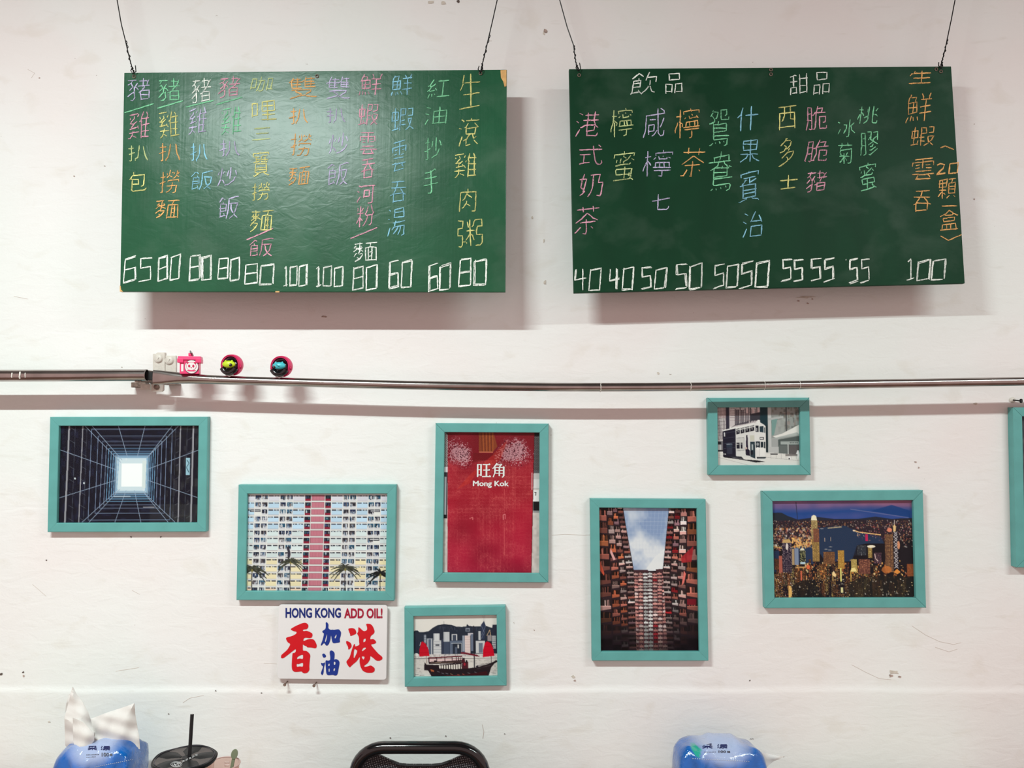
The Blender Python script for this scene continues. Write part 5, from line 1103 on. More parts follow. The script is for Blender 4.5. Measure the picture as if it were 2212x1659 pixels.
def chip(x, y, rx, ry, m, seed, n=9):
    rd = random.Random(seed); f = []; 
    base = .0040 if y > 1490 else .0
    for k in range(n):
        a = 2*math.pi*k/n; q = rd.uniform(.45, 1.1); f.append((x+math.cos(a)*rx*q, y+math.sin(a)*ry*q))
    MB().prism([U(a, b, base+.0009) for a, b in f], [U(a, b, base-.004) for a, b in f]).build('paint_chip', M[m], WALL)
def scratch(pts, m, w=.0006):
    base = .0040 if pts[0][1] > 1490 else .0
    MB().tube([U(x, y, base+.0002) for x, y in pts], w, 5).build('scratch', M[m], WALL)
for i, (x, y, rx, ry, m) in enumerate([
    (1178,67,5,6,'chip'),(1175,72,3,4,'chip_pale'),(700,684,6,3,'chip'),(50,1452,3.5,2.5,'chip_dark'),(51,1461,3,3,'chip'),(2,1456,4,3,'chip_dark'),
    (1238,1462,5,4,'chip_pale'),(1242,1470,4,3,'chip'),(1930,1452,14,5,'chip_pale'),(1925,1460,6,4,'chip'),(1944,1462,4,3,'chip'),(2107,872,6,3,'chip_pale'),
    (989,3,5,4,'chip_dark'),(930,4,10,4,'chip_pale'),(958,6,8,4,'chip_pale'),(1740,642,22,3,'chip_pale'),(1725,650,4,2,'chip'),(1745,655,3,2,'chip'),(1755,646,3,2,'chip'),
    (1422,806,3,4,'chip_pale'),(1730,1131,3,2,'chip'),(283,1160,2,2,'chip_dark'),(347,1160,2,2,'chip_dark'),(364,1542,1.6,1.6,'chip_dark'),(106,1559,3.5,2,'chip_pale'),
    (466,1492,1.5,1.5,'chip_dark'),(198,1489,1.5,1.5,'chip_dark'),(843,1594,2,1.5,'chip_dark'),(963,1590,2,2,'chip_dark'),(1622,1596,1.5,1,'chip_dark'),(1626,1596,1.5,1,'chip_dark'),
    (1438,302,1.8,2.5,'chip_dark'),(1620,1470,2,2,'chip_dark'),(1978,998,3,2,'chip'),(1985,1010,2,2,'chip'),(100,1210,2,1.5,'chip_dark'),(160,380,2,1.5,'chip'),(85,168,2,1.5,'chip'),
    (2105,430,2,2,'chip'),(1150,470,3,5,'chip_pale'),(1177,610,3,7,'chip_pale'),(1175,520,2,5,'chip_pale'),(565,1497,2,1.5,'chip_dark'),(300,400,1.5,1.5,'chip_dark'),(1090,1585,1.5,1.5,'chip_dark')]):
    chip(x, y, rx, ry, m, i)
scratch([(1970,1352),(2000,1372),(2030,1386),(2060,1392),(2076,1388)], 'line_pale', .00035); scratch([(2020,1398),(2050,1408),(2068,1402)], 'line_pale', .00035)
scratch([(1192,1156),(1220,1154),(1262,1156),(1282,1155)], 'line_pale', .00035); scratch([(395,1518),(410,1508),(440,1502)], 'line_pale', .00035); scratch([(1042,1565),(1045,1580),(1043,1595)], 'line_pale', .00035)
scratch([(1840,1436),(1870,1452),(1900,1466),(1925,1468)], 'line_pale', .00035); scratch([(285,1275),(302,1284)], 'line_pale', .00035); scratch([(70,1262),(100,1288)], 'line_pale', .00035); scratch([(250,1450),(300,1442)], 'line_pale', .00035)
scratch([(60,150),(75,158),(68,168)], 'line_pale', .00035); scratch([(30,640),(60,646)], 'line_pale', .00035); scratch([(570,1432),(598,1434)], 'line_pale', .00035)

# ------------------------------------------------------------------ steel rail and its brackets
PD = .07
def rail():
    mpx = (CAM_D - PD) / FOC
    L = empty('steel_pipe', U(160, 811, PD), 'left length of dull steel pipe ending open beside the bracket', 'pipe', None)
    pts = [U(x, y, PD) for x, y in ((-420,812),(0,811.5),(150,811),(260,810.5),(316,810.5))]
    MB().tube(pts, .0123, 24, cap=False).build('pipe_body', M['steel'], L, smooth=True)
    a = U(316.5, 810.5, PD); b = U(300, 810.5, PD)
    MB().tube([b, a + Vector((.0003, 0, 0))], .0106, 20, cap=False).build('pipe_bore', M['steel_dark'], L, smooth=True, label='dark hollow inside of the open pipe end')
    MB().tube([b, b + Vector((.001, 0, 0))], .0107, 20).build('bore_shade', M['black_matt'], L)  # black disc across the open pipe, standing for shade in the hollow
    ring = [a + Vector((.0002, math.cos(k*math.pi/12)*.0115, math.sin(k*math.pi/12)*.0115)) for k in range(25)]
    MB().tube(ring, .0010, 8, cap=False).build('pipe_rim', M['steel'], L, smooth=True)
    for x, w in ((33,1.3),(50,1.8),(62,1.0)):
        h = 5 if x != 50 else 7
        c = [U(x + R_.uniform(-.6, .6), 811+dy, PD) for dy in (-h, -h/2, 0, h/2, h)]
        rr = .0123
        c = [Vector((p.x, -PD - math.sqrt(max(rr*rr-(p.z-U(33,811.4,PD).z)**2, 0)) - .0001, p.z)) for p in c]
        MB().tube(c, .0009*w, 6).build('paint_mark', M['paintdrop'], L)
    # long rail with a hammered-flat end
    Rr = empty('steel_rail', U(1250, 836, PD), 'long bent steel rail with a flattened end, running off to the right', 'rail', None)
    path = [(331,815),(345,815.2),(362,815.8),(385,816.6),(410,817.8),(450,819.6),(500,821.6),(580,824),(660,826.3),(760,829),(880,832),(1000,834),(1106,835.3),(1200,836.2),(1297,836.5),(1400,836.2),(1500,835.4),(1600,834),(1706,832),(1850,829.5),(2000,827.2),(2100,825.4),(2212,823.5),(2600,816)]
    pts = [U(x, y, PD) for x, y in path]; n = len(pts)
    hz = [15.6,15.2,14,12.4,11,9.9,9.6]+[9.5]*(n-7); hz = [h*mpx for h in hz]
    fl = [(.22,1),(.30,1),(.45,1),(.65,1),(.85,1)]+[(1,1)]*(n-5)
    MB().tube(pts, hz, 24, flat=fl).build('rail_body', M['steel'], Rr, smooth=True)
    def at(x):
        for (a, b), (c, d) in zip(path, path[1:]):
            if a <= x <= c: return b + (d-b)*(x-a)/(c-a)
    for x, sc in ((1297,1.2),(1491,.7),(1650,.5),(1726,.4)):
        p = U(x, at(x), PD); rr = 9.5*mpx + .0002; n_ = 14
        seg = [p + Vector((R_.uniform(-.0006,.0006), -rr*math.cos(a), rr*math.sin(a))) for a in np.linspace(-1.5, 1.5, n_)]
        MB().tube(seg, [.0008*sc*R_.uniform(.6, 1.4) for _ in seg], 6).build('paint_drip', M['paintdrop'], Rr, smooth=True)
    p = U(1076, at(1076)-9.3, PD); MB().ellipsoid(p, (.004, .003, .0016)).build('paint_drip', M['paintdrop'], Rr, smooth=True)
    for a, b in ((455,461),(463,470)):
        q = [Vector((U(x, 817, PD).x, -PD-.0089, U(x, 821-(x-a)*.9, PD).z)) for x in (a, (a+b)/2, b)]
        MB().tube(q, .0005, 5).build('scratch', M['paintdrop'], Rr)
    # bracket screwed to the wall, thick with old paint
    B = empty('wall_bracket', U(355, 800, 0), 'old bracket of paint-caked plates and bolts holding the rail ends', 'bracket')
    def plate(pts, d0, d1, m, name='plate'):
        return MB().prism([U(x, y, d1) for x, y in pts], [U(x, y, d1) + Vector((0, d1-d0, 0)) for x, y in pts]).build(name, M[m], B, bevel=.0008)
    plate([(330,764),(336,764),(340,761),(356,761),(356,804),(330,803)], 0, .0075, 'painted')
    plate([(357,768),(380,768),(380,812),(357,812)], 0, .005, 'painted')
    for x, y, dd in ((342.5,774.5,.0075),(366,778.5,.005)):
        MB().lathe(U(x, y, dd), [(.0098, -.001), (.0098, .001), (.0085, .0025)], 24, axis='y').build('washer', M['painted'], B, smooth=True)
        MB().lathe(U(x, y, dd+.002), [(.0078, 0), (.0075, .0015), (.006, .0024), (.002, .0028)], 20, axis='y').build('bolt_head', M['painted'], B, smooth=True)
        MB().tube([U(x-1.5, y+2, dd+.0048), U(x+1, y-2.5, dd+.0048)], .0004, 5).build('slot', M['chip_dark'], B)
    # arm that reaches out to the rail
    a0 = U(352, 806, 0); 
    MB().box((U(336,0,0).x, -PD-.0035, U(0,826,.04).z), (U(350,0,0).x, 0, U(0,800,.04).z)).build('bracket_arm', M['rust'], B, bevel=.001)
    MB().box((U(318,0,PD).x, -PD+.006, U(0,821,PD).z), (U(338,0,PD).x, -PD+.011, U(0,802,PD).z)).build('joint_tongue', M['steel_dark'], B, bevel=.001)
    plate([(328,806),(350,801),(379,806),(378,812),(330,812)], 0, .012, 'rust', 'grime_ridge')
    plate([(327,829),(353,829),(353,843),(350,846),(327,846)], .03, .036, 'painted')
    MB().lathe(U(339, 836, .036), [(.0058, 0), (.0058, .003), (.004, .0045)], 16, axis='y').build('bolt_head', M['rust'], B, smooth=True)
    plate([(352,828),(379,828.5),(379,831.5),(352,831.5)], .0, .03, 'rust', 'lower_strip')
    plate([(283,826),(305,824),(312,826),(318,832),(316,838),(300,837),(283,837)], 0, .02, 'rust', 'lower_lug')
    MB().box((U(330,0,0).x, -.032, U(0,842,.03).z), (U(350,0,0).x, 0, U(0,830,.03).z)).build('lower_arm', M['painted'], B)
rail()

M['pink_lid'] = material('pink_lid_plastic', (246, 78, 132), .36)
# ------------------------------------------------------------------ little toys standing on the rail
def rail_top(x):
    y = {411: 808.8, 502: 812.1, 609: 815.3}[x]
    return U(x, y, PD)
def box_toy():
    p = rail_top(411); k = .96e-3
    t = empty('toy_box', p, 'pink toy delivery box with a white panda emblem, on the rail by the bracket', 'toy')
    W, H, D = 39*k, 35*k, 30*k; c = p + Vector((0, 0, .0004))
    rz = Matrix.Rotation(math.radians(14), 3, 'Z')
    def T(x, y, z): return c + rz @ Vector((x, y, z))
    def bx(x0, y0, z0, x1, y1, z1, nm, m, bev=.0012):
        v = [T(*q) for q in ((x0,y0,z0),(x1,y0,z0),(x1,y1,z0),(x0,y1,z0),(x0,y0,z1),(x1,y0,z1),(x1,y1,z1),(x0,y1,z1))]
        return MB().add(v, [(0,1,2,3),(4,5,6,7),(0,1,5,4),(1,2,6,5),(2,3,7,6),(3,0,4,7)]).build(nm, M[m], t, bevel=bev)
    bx(-W/2, -D/2, 0, W/2, D/2, H, 'body', 'pink'); bx(-W*.5-.0035, -D/2-.003, H*.86, W/2+.0035, D/2+.003, H+.003, 'lid', 'pink_lid')
    bx(-W*.5-.0045, -D/2-.0035, H*.68, -W*.30, D/2, H*.95, 'lid_flap', 'pink', .0008); bx(W*.32, -D/2-.0035, H*.68, W/2+.0045, D/2, H*.95, 'lid_flap', 'pink', .0008)
    bx(-.0035, -.006, H+.004, .0045, .002, H+.0105, 'hanger_lug', 'pink', .001)
    bx(-W*.42, -D/2-.0008, H*.15, -W*.30, -D/2, H*.6, 'side_panel', 'white', .0002)
    # emblem: white disc with a simple bear face
    ec = T(.0045, -D/2-.0012, H*.44); ey = rz @ Vector((0, -1, 0)); ex = rz @ Vector((1, 0, 0)); ez = Vector((0, 0, 1))
    def disc(name, x, z, rx, rzz, mat, lift, parent, n=24):
        ring = [ec + ex*(x+rx*math.cos(a)) + ez*(z+rzz*math.sin(a)) for a in np.linspace(0, 2*math.pi, n, endpoint=False)]
        return MB().prism([q + ey*lift for q in ring], [q + ey*(lift-.0006) for q in ring]).build(name, M[mat], parent)
    e = disc('emblem', 0, 0, .0128, .0135, 'white', .0008, t)
    disc('emblem_ring', 0, 0, .0136, .0143, 'ink_dark', .0003, t)
    disc('emblem_face', -.0005, .0010, .0098, .0085, 'pink_dark', .0014, e); disc('emblem_face', -.0005, .0008, .0092, .0078, 'white', .0018, e)
    for s in (-1, 1):
        disc('emblem_ear', -.0005+s*.0070, .0078, .0024, .0022, 'pink_dark', .0016, e, 12); disc('emblem_eye', -.0005+s*.0040, .0014, .0021, .0028, 'pink_dark', .0024, e, 12)
    disc('emblem_nose', -.0005, -.0018, .0014, .0009, 'pink_dark', .0024, e, 10)
    disc('emblem_stripe', 0, -.0080, .0088, .0012, 'pink', .0016, e, 12)
    # little chain
    q = T(.001, -.002, H+.011)
    for k_ in range(5):
        cc = q + Vector((.0022*k_, -.003-.002*k_, .0022-.0026*k_)); ax = k_ % 2
        ring = [cc + (Vector((math.cos(a), 0, math.sin(a))) if ax else Vector((0, math.cos(a), math.sin(a))))*.0019 for a in np.linspace(0, 2*math.pi, 11)]
        MB().tube(ring, .0005, 5, cap=False).build('chain_link', M['wire'], t, smooth=True)
box_toy()
def helmet_toy(x, label, face, eye_side, yaw, flip=1):
    p = rail_top(x); r = .0222; c = p + Vector((0, -.001, r*1.02))
    t = empty('toy_helmet', p, label, 'toy', 'pink toy helmets on the rail')
    rot = Matrix.Rotation(math.radians(yaw), 3, 'Z')
    # open shell: sphere with the front cut away, thick rim
    b = MB(); n, m = 40, 26
    def sph(rr, th, ph):   # th: angle from the opening axis (-y)
        return Vector((rr*math.sin(th)*math.cos(ph), -rr*math.cos(th), rr*math.sin(th)*math.sin(ph)*1.0))
    def open_at(ph):
        s = math.sin(ph)
        return math.radians(63 + 3*s) if s > -.2 else math.radians(62.4 + 16*min(1, (-s-.2)/.6))
    outer = []; inner = []
    for j in range(m+1):
        for k in range(n):
            ph = 2*math.pi*k/n; o = open_at(ph); th = o + (math.pi-o)*j/m
            outer.append(c + rot @ sph(r, th, ph)); inner.append(c + rot @ sph(r*.88, th, ph))
    f = [(j*n+k, j*n+(k+1)%n, (j+1)*n+(k+1)%n, (j+1)*n+k) for j in range(m) for k in range(n)]; N = len(outer)
    f += [(N+a, N+b_, N+c_, N+d_) for a, b_, c_, d_ in f[:]]
    f += [(k, (k+1)%n, N+(k+1)%n, N+k) for k in range(n)]
    b.add(outer+inner, f).build('shell', M['pink'], t, smooth=True)
    MB().ellipsoid(c + rot @ Vector((0, .0015, 0)), (r*.85, r*.84, r*.85), 28, 16).build('lining', M['black'], t, smooth=True)
    rim = [c + rot @ (sph(r*.985, open_at(a)+.02, a)) for a in np.linspace(0, 2*math.pi, 41)]
    MB().tube(rim, .0011, 6, cap=False).build('rim', M['pink_dark'], t, smooth=True)
    # chin bar, ear disc
    bar = [c + rot @ (sph(r*.93, math.radians(52), a)) for a in np.linspace(math.radians(205), math.radians(335), 14)]
    MB().tube(bar, .0058, 10).build('chin_bar', M['black'], t, smooth=True)
    for s in (-1, 1):
        q = c + rot @ Vector((s*r*.97, -.003, -.004))
        MB().ellipsoid(q, (.0022, .0042, .0042), 14, 8).build('side_knob', M['pink_dark'], t, smooth=True)
    # figure's head looking out
    hc = c + rot @ Vector((.0012, -r*.70, .0008))
    h = MB().ellipsoid(hc, (.0136, .0072, .0076), 24, 14).build('figure_head', M[face], t, smooth=True)
    for s in (-1, 1): MB().ellipsoid(hc + rot @ Vector((s*.0072, -.0005, .0062)), (.0022, .0018, .0024), 12, 8).build('figure_ear', M[face], h, smooth=True)
    MB().ellipsoid(hc + rot @ Vector((eye_side*.0068, -.0052, -.0018)), (.0034, .0022, .0034), 14, 8).build('figure_eye', M['black'], h, smooth=True)
    MB().ellipsoid(hc + rot @ Vector((eye_side*.0060, -.0073, -.0008)), (.0008, .0005, .0008), 8, 6).build('eye_glint', M['white'], h, smooth=True)
    if face == 'cyan':
        for q in ((.002, -.001), (-.002, .0015)):
            MB().tube([hc + rot @ Vector((q[0]-.002, -.0072, q[1])), hc + rot @ Vector((q[0]+.002, -.0072, q[1]-.001))], .0005, 5).build('face_stripe', M['black'], h)
    foot = [p + rot @ Vector((xx*.001, -.0105, zz*.001)) for xx, zz in ((-9,1.2),(-4,.2),(-1,-1.4),(3,.2),(8,2))]
    MB().tube(foot, .0011, 6).build('clear_stand', M['white'], t, smooth=True)
helmet_toy(502, 'pink toy helmet, middle one on the rail, lime green figure inside', 'lime', 1, -11)
helmet_toy(609, 'pink toy helmet furthest from the bracket, cyan figure inside', 'cyan', -1, -9, -1)

# ------------------------------------------------------------------ tables below the view, and what stands on them
TZ = .72
def table(x0, x1, label):
    t = empty('dining_table', ((x0+x1)/2, -.37, 0), label, 'table')
    MB().box((x0, -.68, TZ-.028), (x1, -.03, TZ)).build('tabletop', M['tabletop'], t, bevel=.003)
    for x in (x0+.05, x1-.05):
        for y in (-.63, -.08): MB().tube([(x, y, 0), (x, y, TZ-.028)], .014, 12).build('leg', M['table_metal'], t, smooth=True)
table(-1.30, -.48, 'laminate dining table against the wall on the left, below the frame')
table(.16, 1.0, 'laminate dining table against the wall on the right, below the frame')

def wrap_pack(x0, x1, d, ztop, label, tilt, seed, zb=TZ):
    """soft plastic tissue pack: pillow with pinched ends, standing on its long side"""
    rs = np.random.RandomState(seed); W = x1-x0; H = ztop-zb; D = .105; nx, nt = 56, 44
    cx = (x0+x1)/2; cy = -d; v = []; col = []
    t = empty('tissue_pack', (cx, cy, zb), label, 'tissue pack', 'blue tissue packs on the tables')
    g = rs.rand(12, 12)
    def nz(a, b):
        a = a*9 % 11; b = b*9 % 11; i, j = int(a), int(b); fa, fb = a-i, b-j; fa = fa*fa*(3-2*fa); fb = fb*fb*(3-2*fb)
        return (g[i][j]*(1-fa)+g[(i+1)%12][j]*fa)*(1-fb)+(g[i][(j+1)%12]*(1-fa)+g[(i+1)%12][(j+1)%12]*fa)*fb-.5
    for i in range(nx+1):
        u = -1 + 2*i/nx; e = (1-abs(u)**5)**.5 if abs(u) < 1 else 0
        e = .30 + .70*e; 
        if abs(u) > .985: e *= .8
        for k in range(nt):
            a = 2*math.pi*k/nt; ca, sa = math.cos(a), math.sin(a); q = .62
            yy = math.copysign(abs(ca)**q, ca)*D/2*(.7+.3*e); zz = math.copysign(abs(sa)**q, sa)*H/2*e
            w = nz(i/nx, k/nt)*.013*(1 if sa > -.7 else 0)
            x = cx + u*W/2 + (abs(sa)-.5)*.004*(1 if u > 0 else -1)*abs(u)
            z = zb + H/2*(e if sa < 0 else 1) + zz + tilt*u*max(0, sa) + (w if sa > 0 else 0)
            z = zb + (H/2 + zz*1.0) + tilt*u*(sa+1)/2 + w
            if sa < -.85: z = zb + .0005
            v.append(Vector((x, cy + yy + w, max(z, zb+.0005))))
            # printed design: lilac-white oval label on the upper front, blue around
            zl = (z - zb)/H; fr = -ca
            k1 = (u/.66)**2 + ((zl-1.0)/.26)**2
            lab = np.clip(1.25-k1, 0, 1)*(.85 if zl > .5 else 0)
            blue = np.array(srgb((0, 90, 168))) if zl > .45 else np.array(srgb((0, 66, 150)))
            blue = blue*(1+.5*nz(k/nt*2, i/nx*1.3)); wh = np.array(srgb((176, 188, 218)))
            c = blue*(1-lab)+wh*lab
            if (u+.60)**2/.012 + (a-2.0)**2/.10 < 1 and seed == 2: c = np.array(srgb((40, 160, 140)))
            col.append((*np.clip(c, 0, 1), 1))
    f = [(i*nt+k, i*nt+(k+1)%nt, (i+1)*nt+(k+1)%nt, (i+1)*nt+k) for i in range(nx) for k in range(nt)]
    f += [tuple(range(nt)), tuple(nx*nt+k for k in range(nt))]
    o = mesh_obj('wrapper', v, f, M['wrap'], t, smooth=True)
    at = o.data.color_attributes.new('ink', 'FLOAT_COLOR', 'POINT'); at.data.foreach_set('color', np.array(col, 'f').ravel())
    from mathutils.bvhtree import BVHTree
    bv = BVHTree.FromPolygons(v, f)
    def stick(name, v2, ff, mat, lift=.0006):
        """v2 in photo pixels, laid on the printed face of the pack"""
        out = []; cam_o = Vector((0, -CAM_D, CAM_Z))
        for x, y in v2:
            r = ray(x, y).normalized(); h = bv.ray_cast(cam_o, r)
            q = h[0] if h[0] is not None else U(x, y, d)
            nn = h[1] if h[0] is not None else Vector((0, -1, 0))
            if nn.y > 0: nn = -nn
            out.append(q + nn*(lift + .00001*(len(out)//4)) + Vector((0, -lift*.5, 0)))
        mesh_obj(name, out, ff, mat, t)
    # seam fins of clear film at both ends
    for s in (-1, 1):
        xx = cx + s*W/2; pts = []
        for j in range(9):
            zz = zb + .004 + (H*.78)*j/8; pts.append((zz, .004 + .004*math.sin(j*1.9+seed)))
        a = [Vector((xx-s*.004, cy+w, zz)) for zz, w in pts]; b_ = [Vector((xx+s*.008, cy+w*1.8-.002, zz)) for zz, w in pts]
        m = MB(); m.add(a+b_, [(j, j+1, 9+j+1, 9+j) for j in range(8)]).build('end_seal', M['film'], t, smooth=True)
    return t, stick

def skel_px(ch, x0, y0, x1, y1, w):
    v = []; f = []
    for s in SK[ch]:
        for (a, b), (c, d_) in zip(s, s[1:]):
            p = (x0+a*(x1-x0), y0+b*(y1-y0)); q = (x0+c*(x1-x0), y0+d_*(y1-y0))
            L = math.hypot(q[0]-p[0], q[1]-p[1]) or 1; nx, ny = -(q[1]-p[1])/L*w/2, (q[0]-p[0])/L*w/2; n = len(v)
            v += [(p[0]+nx,p[1]+ny),(q[0]+nx,q[1]+ny),(q[0]-nx,q[1]-ny),(p[0]-nx,p[1]-ny)]; f.append((n,n+1,n+2,n+3))
    return v, f
# right pack
d = .13
x0, x1 = U(1459, 1640, d).x, U(1646, 1640, d).x
zt = U(1550, 1606, d+.02).z
pk, stick = wrap_pack(x0, x1, d, zt, 'blue tissue pack by itself to the right of the black chair', -.004, 2)
v, f = skel_px('采', 1515, 1606, 1541, 1618, 2.0); stick('brand_lettering', v, f, M['ink'])
v, f = skel_px('漾', 1547, 1607.5, 1573, 1617, 1.8); stick('brand_lettering', v, f, M['ink'])
v, f = glyph_mesh(body='100', bold=.02); stick('count_lettering', fit(v, 1552, 1621.5, 1568, 1626.5), f, M['ink_dark'])
v, f = skel_px('抽', 1570, 1622, 1577, 1626.5, 1.0); stick('count_lettering', v, f, M['ink_dark'])
def dashes(xa, ya, xb, yb, n, w, h):
    v = []; f = []
    for i in range(n):
        x = xa+(xb-xa)*i/(n-1); y = ya+(yb-ya)*i/(n-1); k = len(v); v += [(x,y),(x+w,y),(x+w,y+h),(x,y+h)]; f.append((k,k+1,k+2,k+3))
    return v, f
v, f = dashes(1521, 1624, 1544, 1624, 8, 2, 1.2); stick('small_print', v, f, M['ink_dark'])
v, f = dashes(1496, 1638, 1616, 1644, 26, 2.2, 1.0); stick('perforation_line', v, f, M['white_line'])
# left pack
x0, x1 = U(136, 1650, d).x, U(300, 1650, d).x
zt = U(215, 1606, d+.02).z
pk, stick = wrap_pack(x0, x1, d, zt, 'blue tissue pack with white tissues pulled up, left of the black-lidded cup', .004, 5)
for ch, xx in (('采', 188), ('漾', 216)):
    v, f = skel_px(ch, xx, 1611, xx+24, 1621, 1.8); stick('brand_lettering', v, f, M['ink'])
v, f = glyph_mesh(body='100', bold=.02); stick('count_lettering', fit(v, 220, 1626, 236, 1634), f, M['ink_dark'])
v, f = skel_px('抽', 237, 1627, 243, 1633, 1.0); stick('count_lettering', v, f, M['ink_dark'])
v, f = dashes(187, 1630, 212, 1629, 9, 2, 1.5); stick('small_print', v, f, M['ink_dark'])
v, f = dashes(187, 1635, 205, 1634, 7, 2, 1.0); stick('small_print', v, f, M['ink_dark'])
v, f = dashes(205, 1656, 285, 1640, 20, 2.0, 1.0); stick('perforation_line', v, f, M['white_line'])

def sheet(name, outline, d, parent, seed, bulge=.012, fold=None):
    """soft sheet of tissue: outline (photo pixels, at distance d) filled and puffed into folds, with real thickness"""
    v2, f = glyph_mesh(splines=[outline]); 
    me = bpy.data.meshes.new('tmp'); me.from_pydata([(x, y, 0) for x, y in v2], [], f)
    bm = bmesh.new(); bm.from_mesh(me); bmesh.ops.triangulate(bm, faces=bm.faces[:])
    for _ in range(4):
        es = [e for e in bm.edges if e.calc_length() > 7]
        if not es: break
        bmesh.ops.subdivide_edges(bm, edges=es, cuts=1); bmesh.ops.triangulate(bm, faces=bm.faces[:])
    bv = [e for e in bm.edges if e.is_boundary]; bp = [(e.verts[0].co.copy(), e.verts[1].co.copy()) for e in bv]
    rd = random.Random(seed); a1, a2 = rd.uniform(0, 6), rd.uniform(0, 6)
    out = []
    bm.verts.ensure_lookup_table()
    for vv in bm.verts:
        dist = min(((vv.co - (a + (b-a)*max(0, min(1, (vv.co-a).dot(b-a)/max((b-a).length_squared, 1e-6))))).length for a, b in bp)) if bp else 0
        x, y = vv.co.x, vv.co.y
        w = bulge*(1-math.exp(-dist/14)) + .0028*math.sin(x*.13+y*.05+a1) + .0018*math.sin(x*.05-y*.19+a2)
        if fold: w += fold(x, y)
        out.append(U(x, y, d+w))
    fs = [[q.index for q in fc.verts] for fc in bm.faces]; n = len(out)
    backs = [p + Vector((0, .0012, 0)) for p in out]
    edges = [(e.verts[0].index, e.verts[1].index) for e in bm.edges if e.is_boundary]
    F = fs + [[i+n for i in q] for q in fs] + [[a, b, b+n, a+n] for a, b in edges]
    bm.free(); bpy.data.meshes.remove(me)
    return mesh_obj(name, out+backs, F, M['tissue'], parent, smooth=True)
lt = empty('tissue', U(200, 1612, d), 'white tissues pulled up out of the left tissue pack', 'tissue')
sheet('tissue_ply', [(157,1484),(165,1500),(178,1516),(190,1539),(197,1560),(204,1580),(202,1598),(180,1618),(163,1628),(150,1624),(141,1610),(140,1580),(139,1552),(142,1540),(150,1510),(153,1495)], d-.005, lt, 3, .014,
      lambda x, y: .010*max(0, 1-abs((y-1552)-(x-140)*.55)/22))
sheet('tissue_ply', [(196,1553),(235,1538),(270,1527),(290,1519),(292,1545),(297,1575),(300,1590),(302,1618),(270,1622),(225,1624),(200,1622),(199,1600),(203,1585)], d+.002, lt, 4, .012,
      lambda x, y: -.006*(x-196)/100)
sheet('tissue_ply', [(157,1550),(180,1560),(203,1585),(203,1600),(190,1618),(165,1626),(158,1600)], d+.024, lt, 6, .006)
sheet('tissue_ply', [(149,1500),(154,1497),(150,1520),(140,1540),(143,1520)], d-.020, lt, 8, .002)
rt = empty('tissue', U(1660, 1645, d), 'white tissue corner sticking out at the right end of the right pack', 'tissue')
sheet('tissue_ply', [(1646,1626),(1662,1629),(1680,1633),(1693,1634.5),(1684,1640),(1672,1644),(1662,1652),(1655,1659),(1645,1662),(1642,1640)], d-.05, rt, 9, .006)
MB().tube([U(1692, 1635, d-.05), U(1694, 1634.6, d-.05)], .0007, 6).build('dark_tip', M['rust'], rt)

# black-lidded drink cup with straw
def cup():
    dd = .35; dep = CAM_D-dd; c = U(399, 1637, dd); r = .0512
    zt = c.z; H = zt - TZ
    t = empty('drink_cup', (c.x, c.y, TZ), 'takeaway drink cup with black film lid and black straw', 'cup')
    MB().lathe((c.x, c.y, TZ), [(.034, 0), (.036, .002), (r-.003, H-.004), (r-.002, H)], 40).build('cup_body', M['cup_plastic'], t, smooth=True)
    MB().lathe((c.x, c.y, TZ+.004), [(.034, 0), (r-.007, H*.8)], 36).build('drink', M['tabletop'], t, smooth=True)
    # slightly wavy film lid
    b = MB(); n = 56; ring = lambda rr, z: [Vector((c.x + rr*math.cos(a)*(1+.006*math.sin(7*a)), c.y + rr*math.sin(a)*(1+.006*math.sin(7*a)), z + .0008*math.sin(5*a))) for a in np.linspace(0, 2*math.pi, n, endpoint=False)]
    rr = [ring(r+.0005, zt-.005), ring(r+.0018, zt-.001), ring(r, zt+.0008), ring(r*.9, zt-.0002), ring(r*.55, zt+.0006), ring(r*.15, zt+.0002)]
    v = [p for q in rr for p in q]; f = [(j*n+k, j*n+(k+1)%n, (j+1)*n+(k+1)%n, (j+1)*n+k) for j in range(len(rr)-1) for k in range(n)] + [tuple((len(rr)-1)*n+k for k in range(n))]
    b.add(v, f); lid = b.build('film_lid', M['black_lid'], t, smooth=True)
    MB().tube([ring(r*.93, zt+.0007)[k % n] for k in range(n+1)], .0005, 5, cap=False).build('lid_ring', M['ink_dark'], lid)
    def on(x, y): 
        q = ray(x, y); o = Vector((0, -CAM_D, CAM_Z)); return o + q*((zt+.0012-o.z)/q.z)
    seal = MB()
    for rx, ry in ((12, 5.6), (9, 4)):
        seal.tube([on(381+rx*math.cos(a), 1651-a_*0+ry*math.sin(a)) for a_, a in enumerate(np.linspace(0, 2*math.pi, 25))], .00035, 4, cap=False)
    for a, b_ in (((375,1652),(388,1649)),((376,1649),(380,1654)),((383,1647),(386,1654))): seal.tube([on(*a), on(*b_)], .0004, 4)
    seal.build('printed_seal', M['white_line'], lid)
    g = MB()
    for k in range(5):
        x, y = 394+k*7, 1644-k*3.3
        for j in range(2): g.tube([on(x, y+j*2.2), on(x+4.5, y-1.8+j*2.2)], .00045, 4)
    g.build('printed_text', M['white_line'], lid)
    s0 = on(409.5, 1632); s1 = U(415, 1543, dd-.01)
    up = (s1-s0).normalized()
    MB().tube([s0 - up*.09, s0, s0 + up*(s1-s0).length], .0030, 16).build('straw', M['black_matt'], t, smooth=True)
    tip = s1; MB().tube([tip, tip + up*.0002], .0022, 12).build('straw_bore', M['black'], t)
M['black_lid'] = material('black_film', (12, 12, 15), .42, spec=.22, bump=(35, .5))
cup()
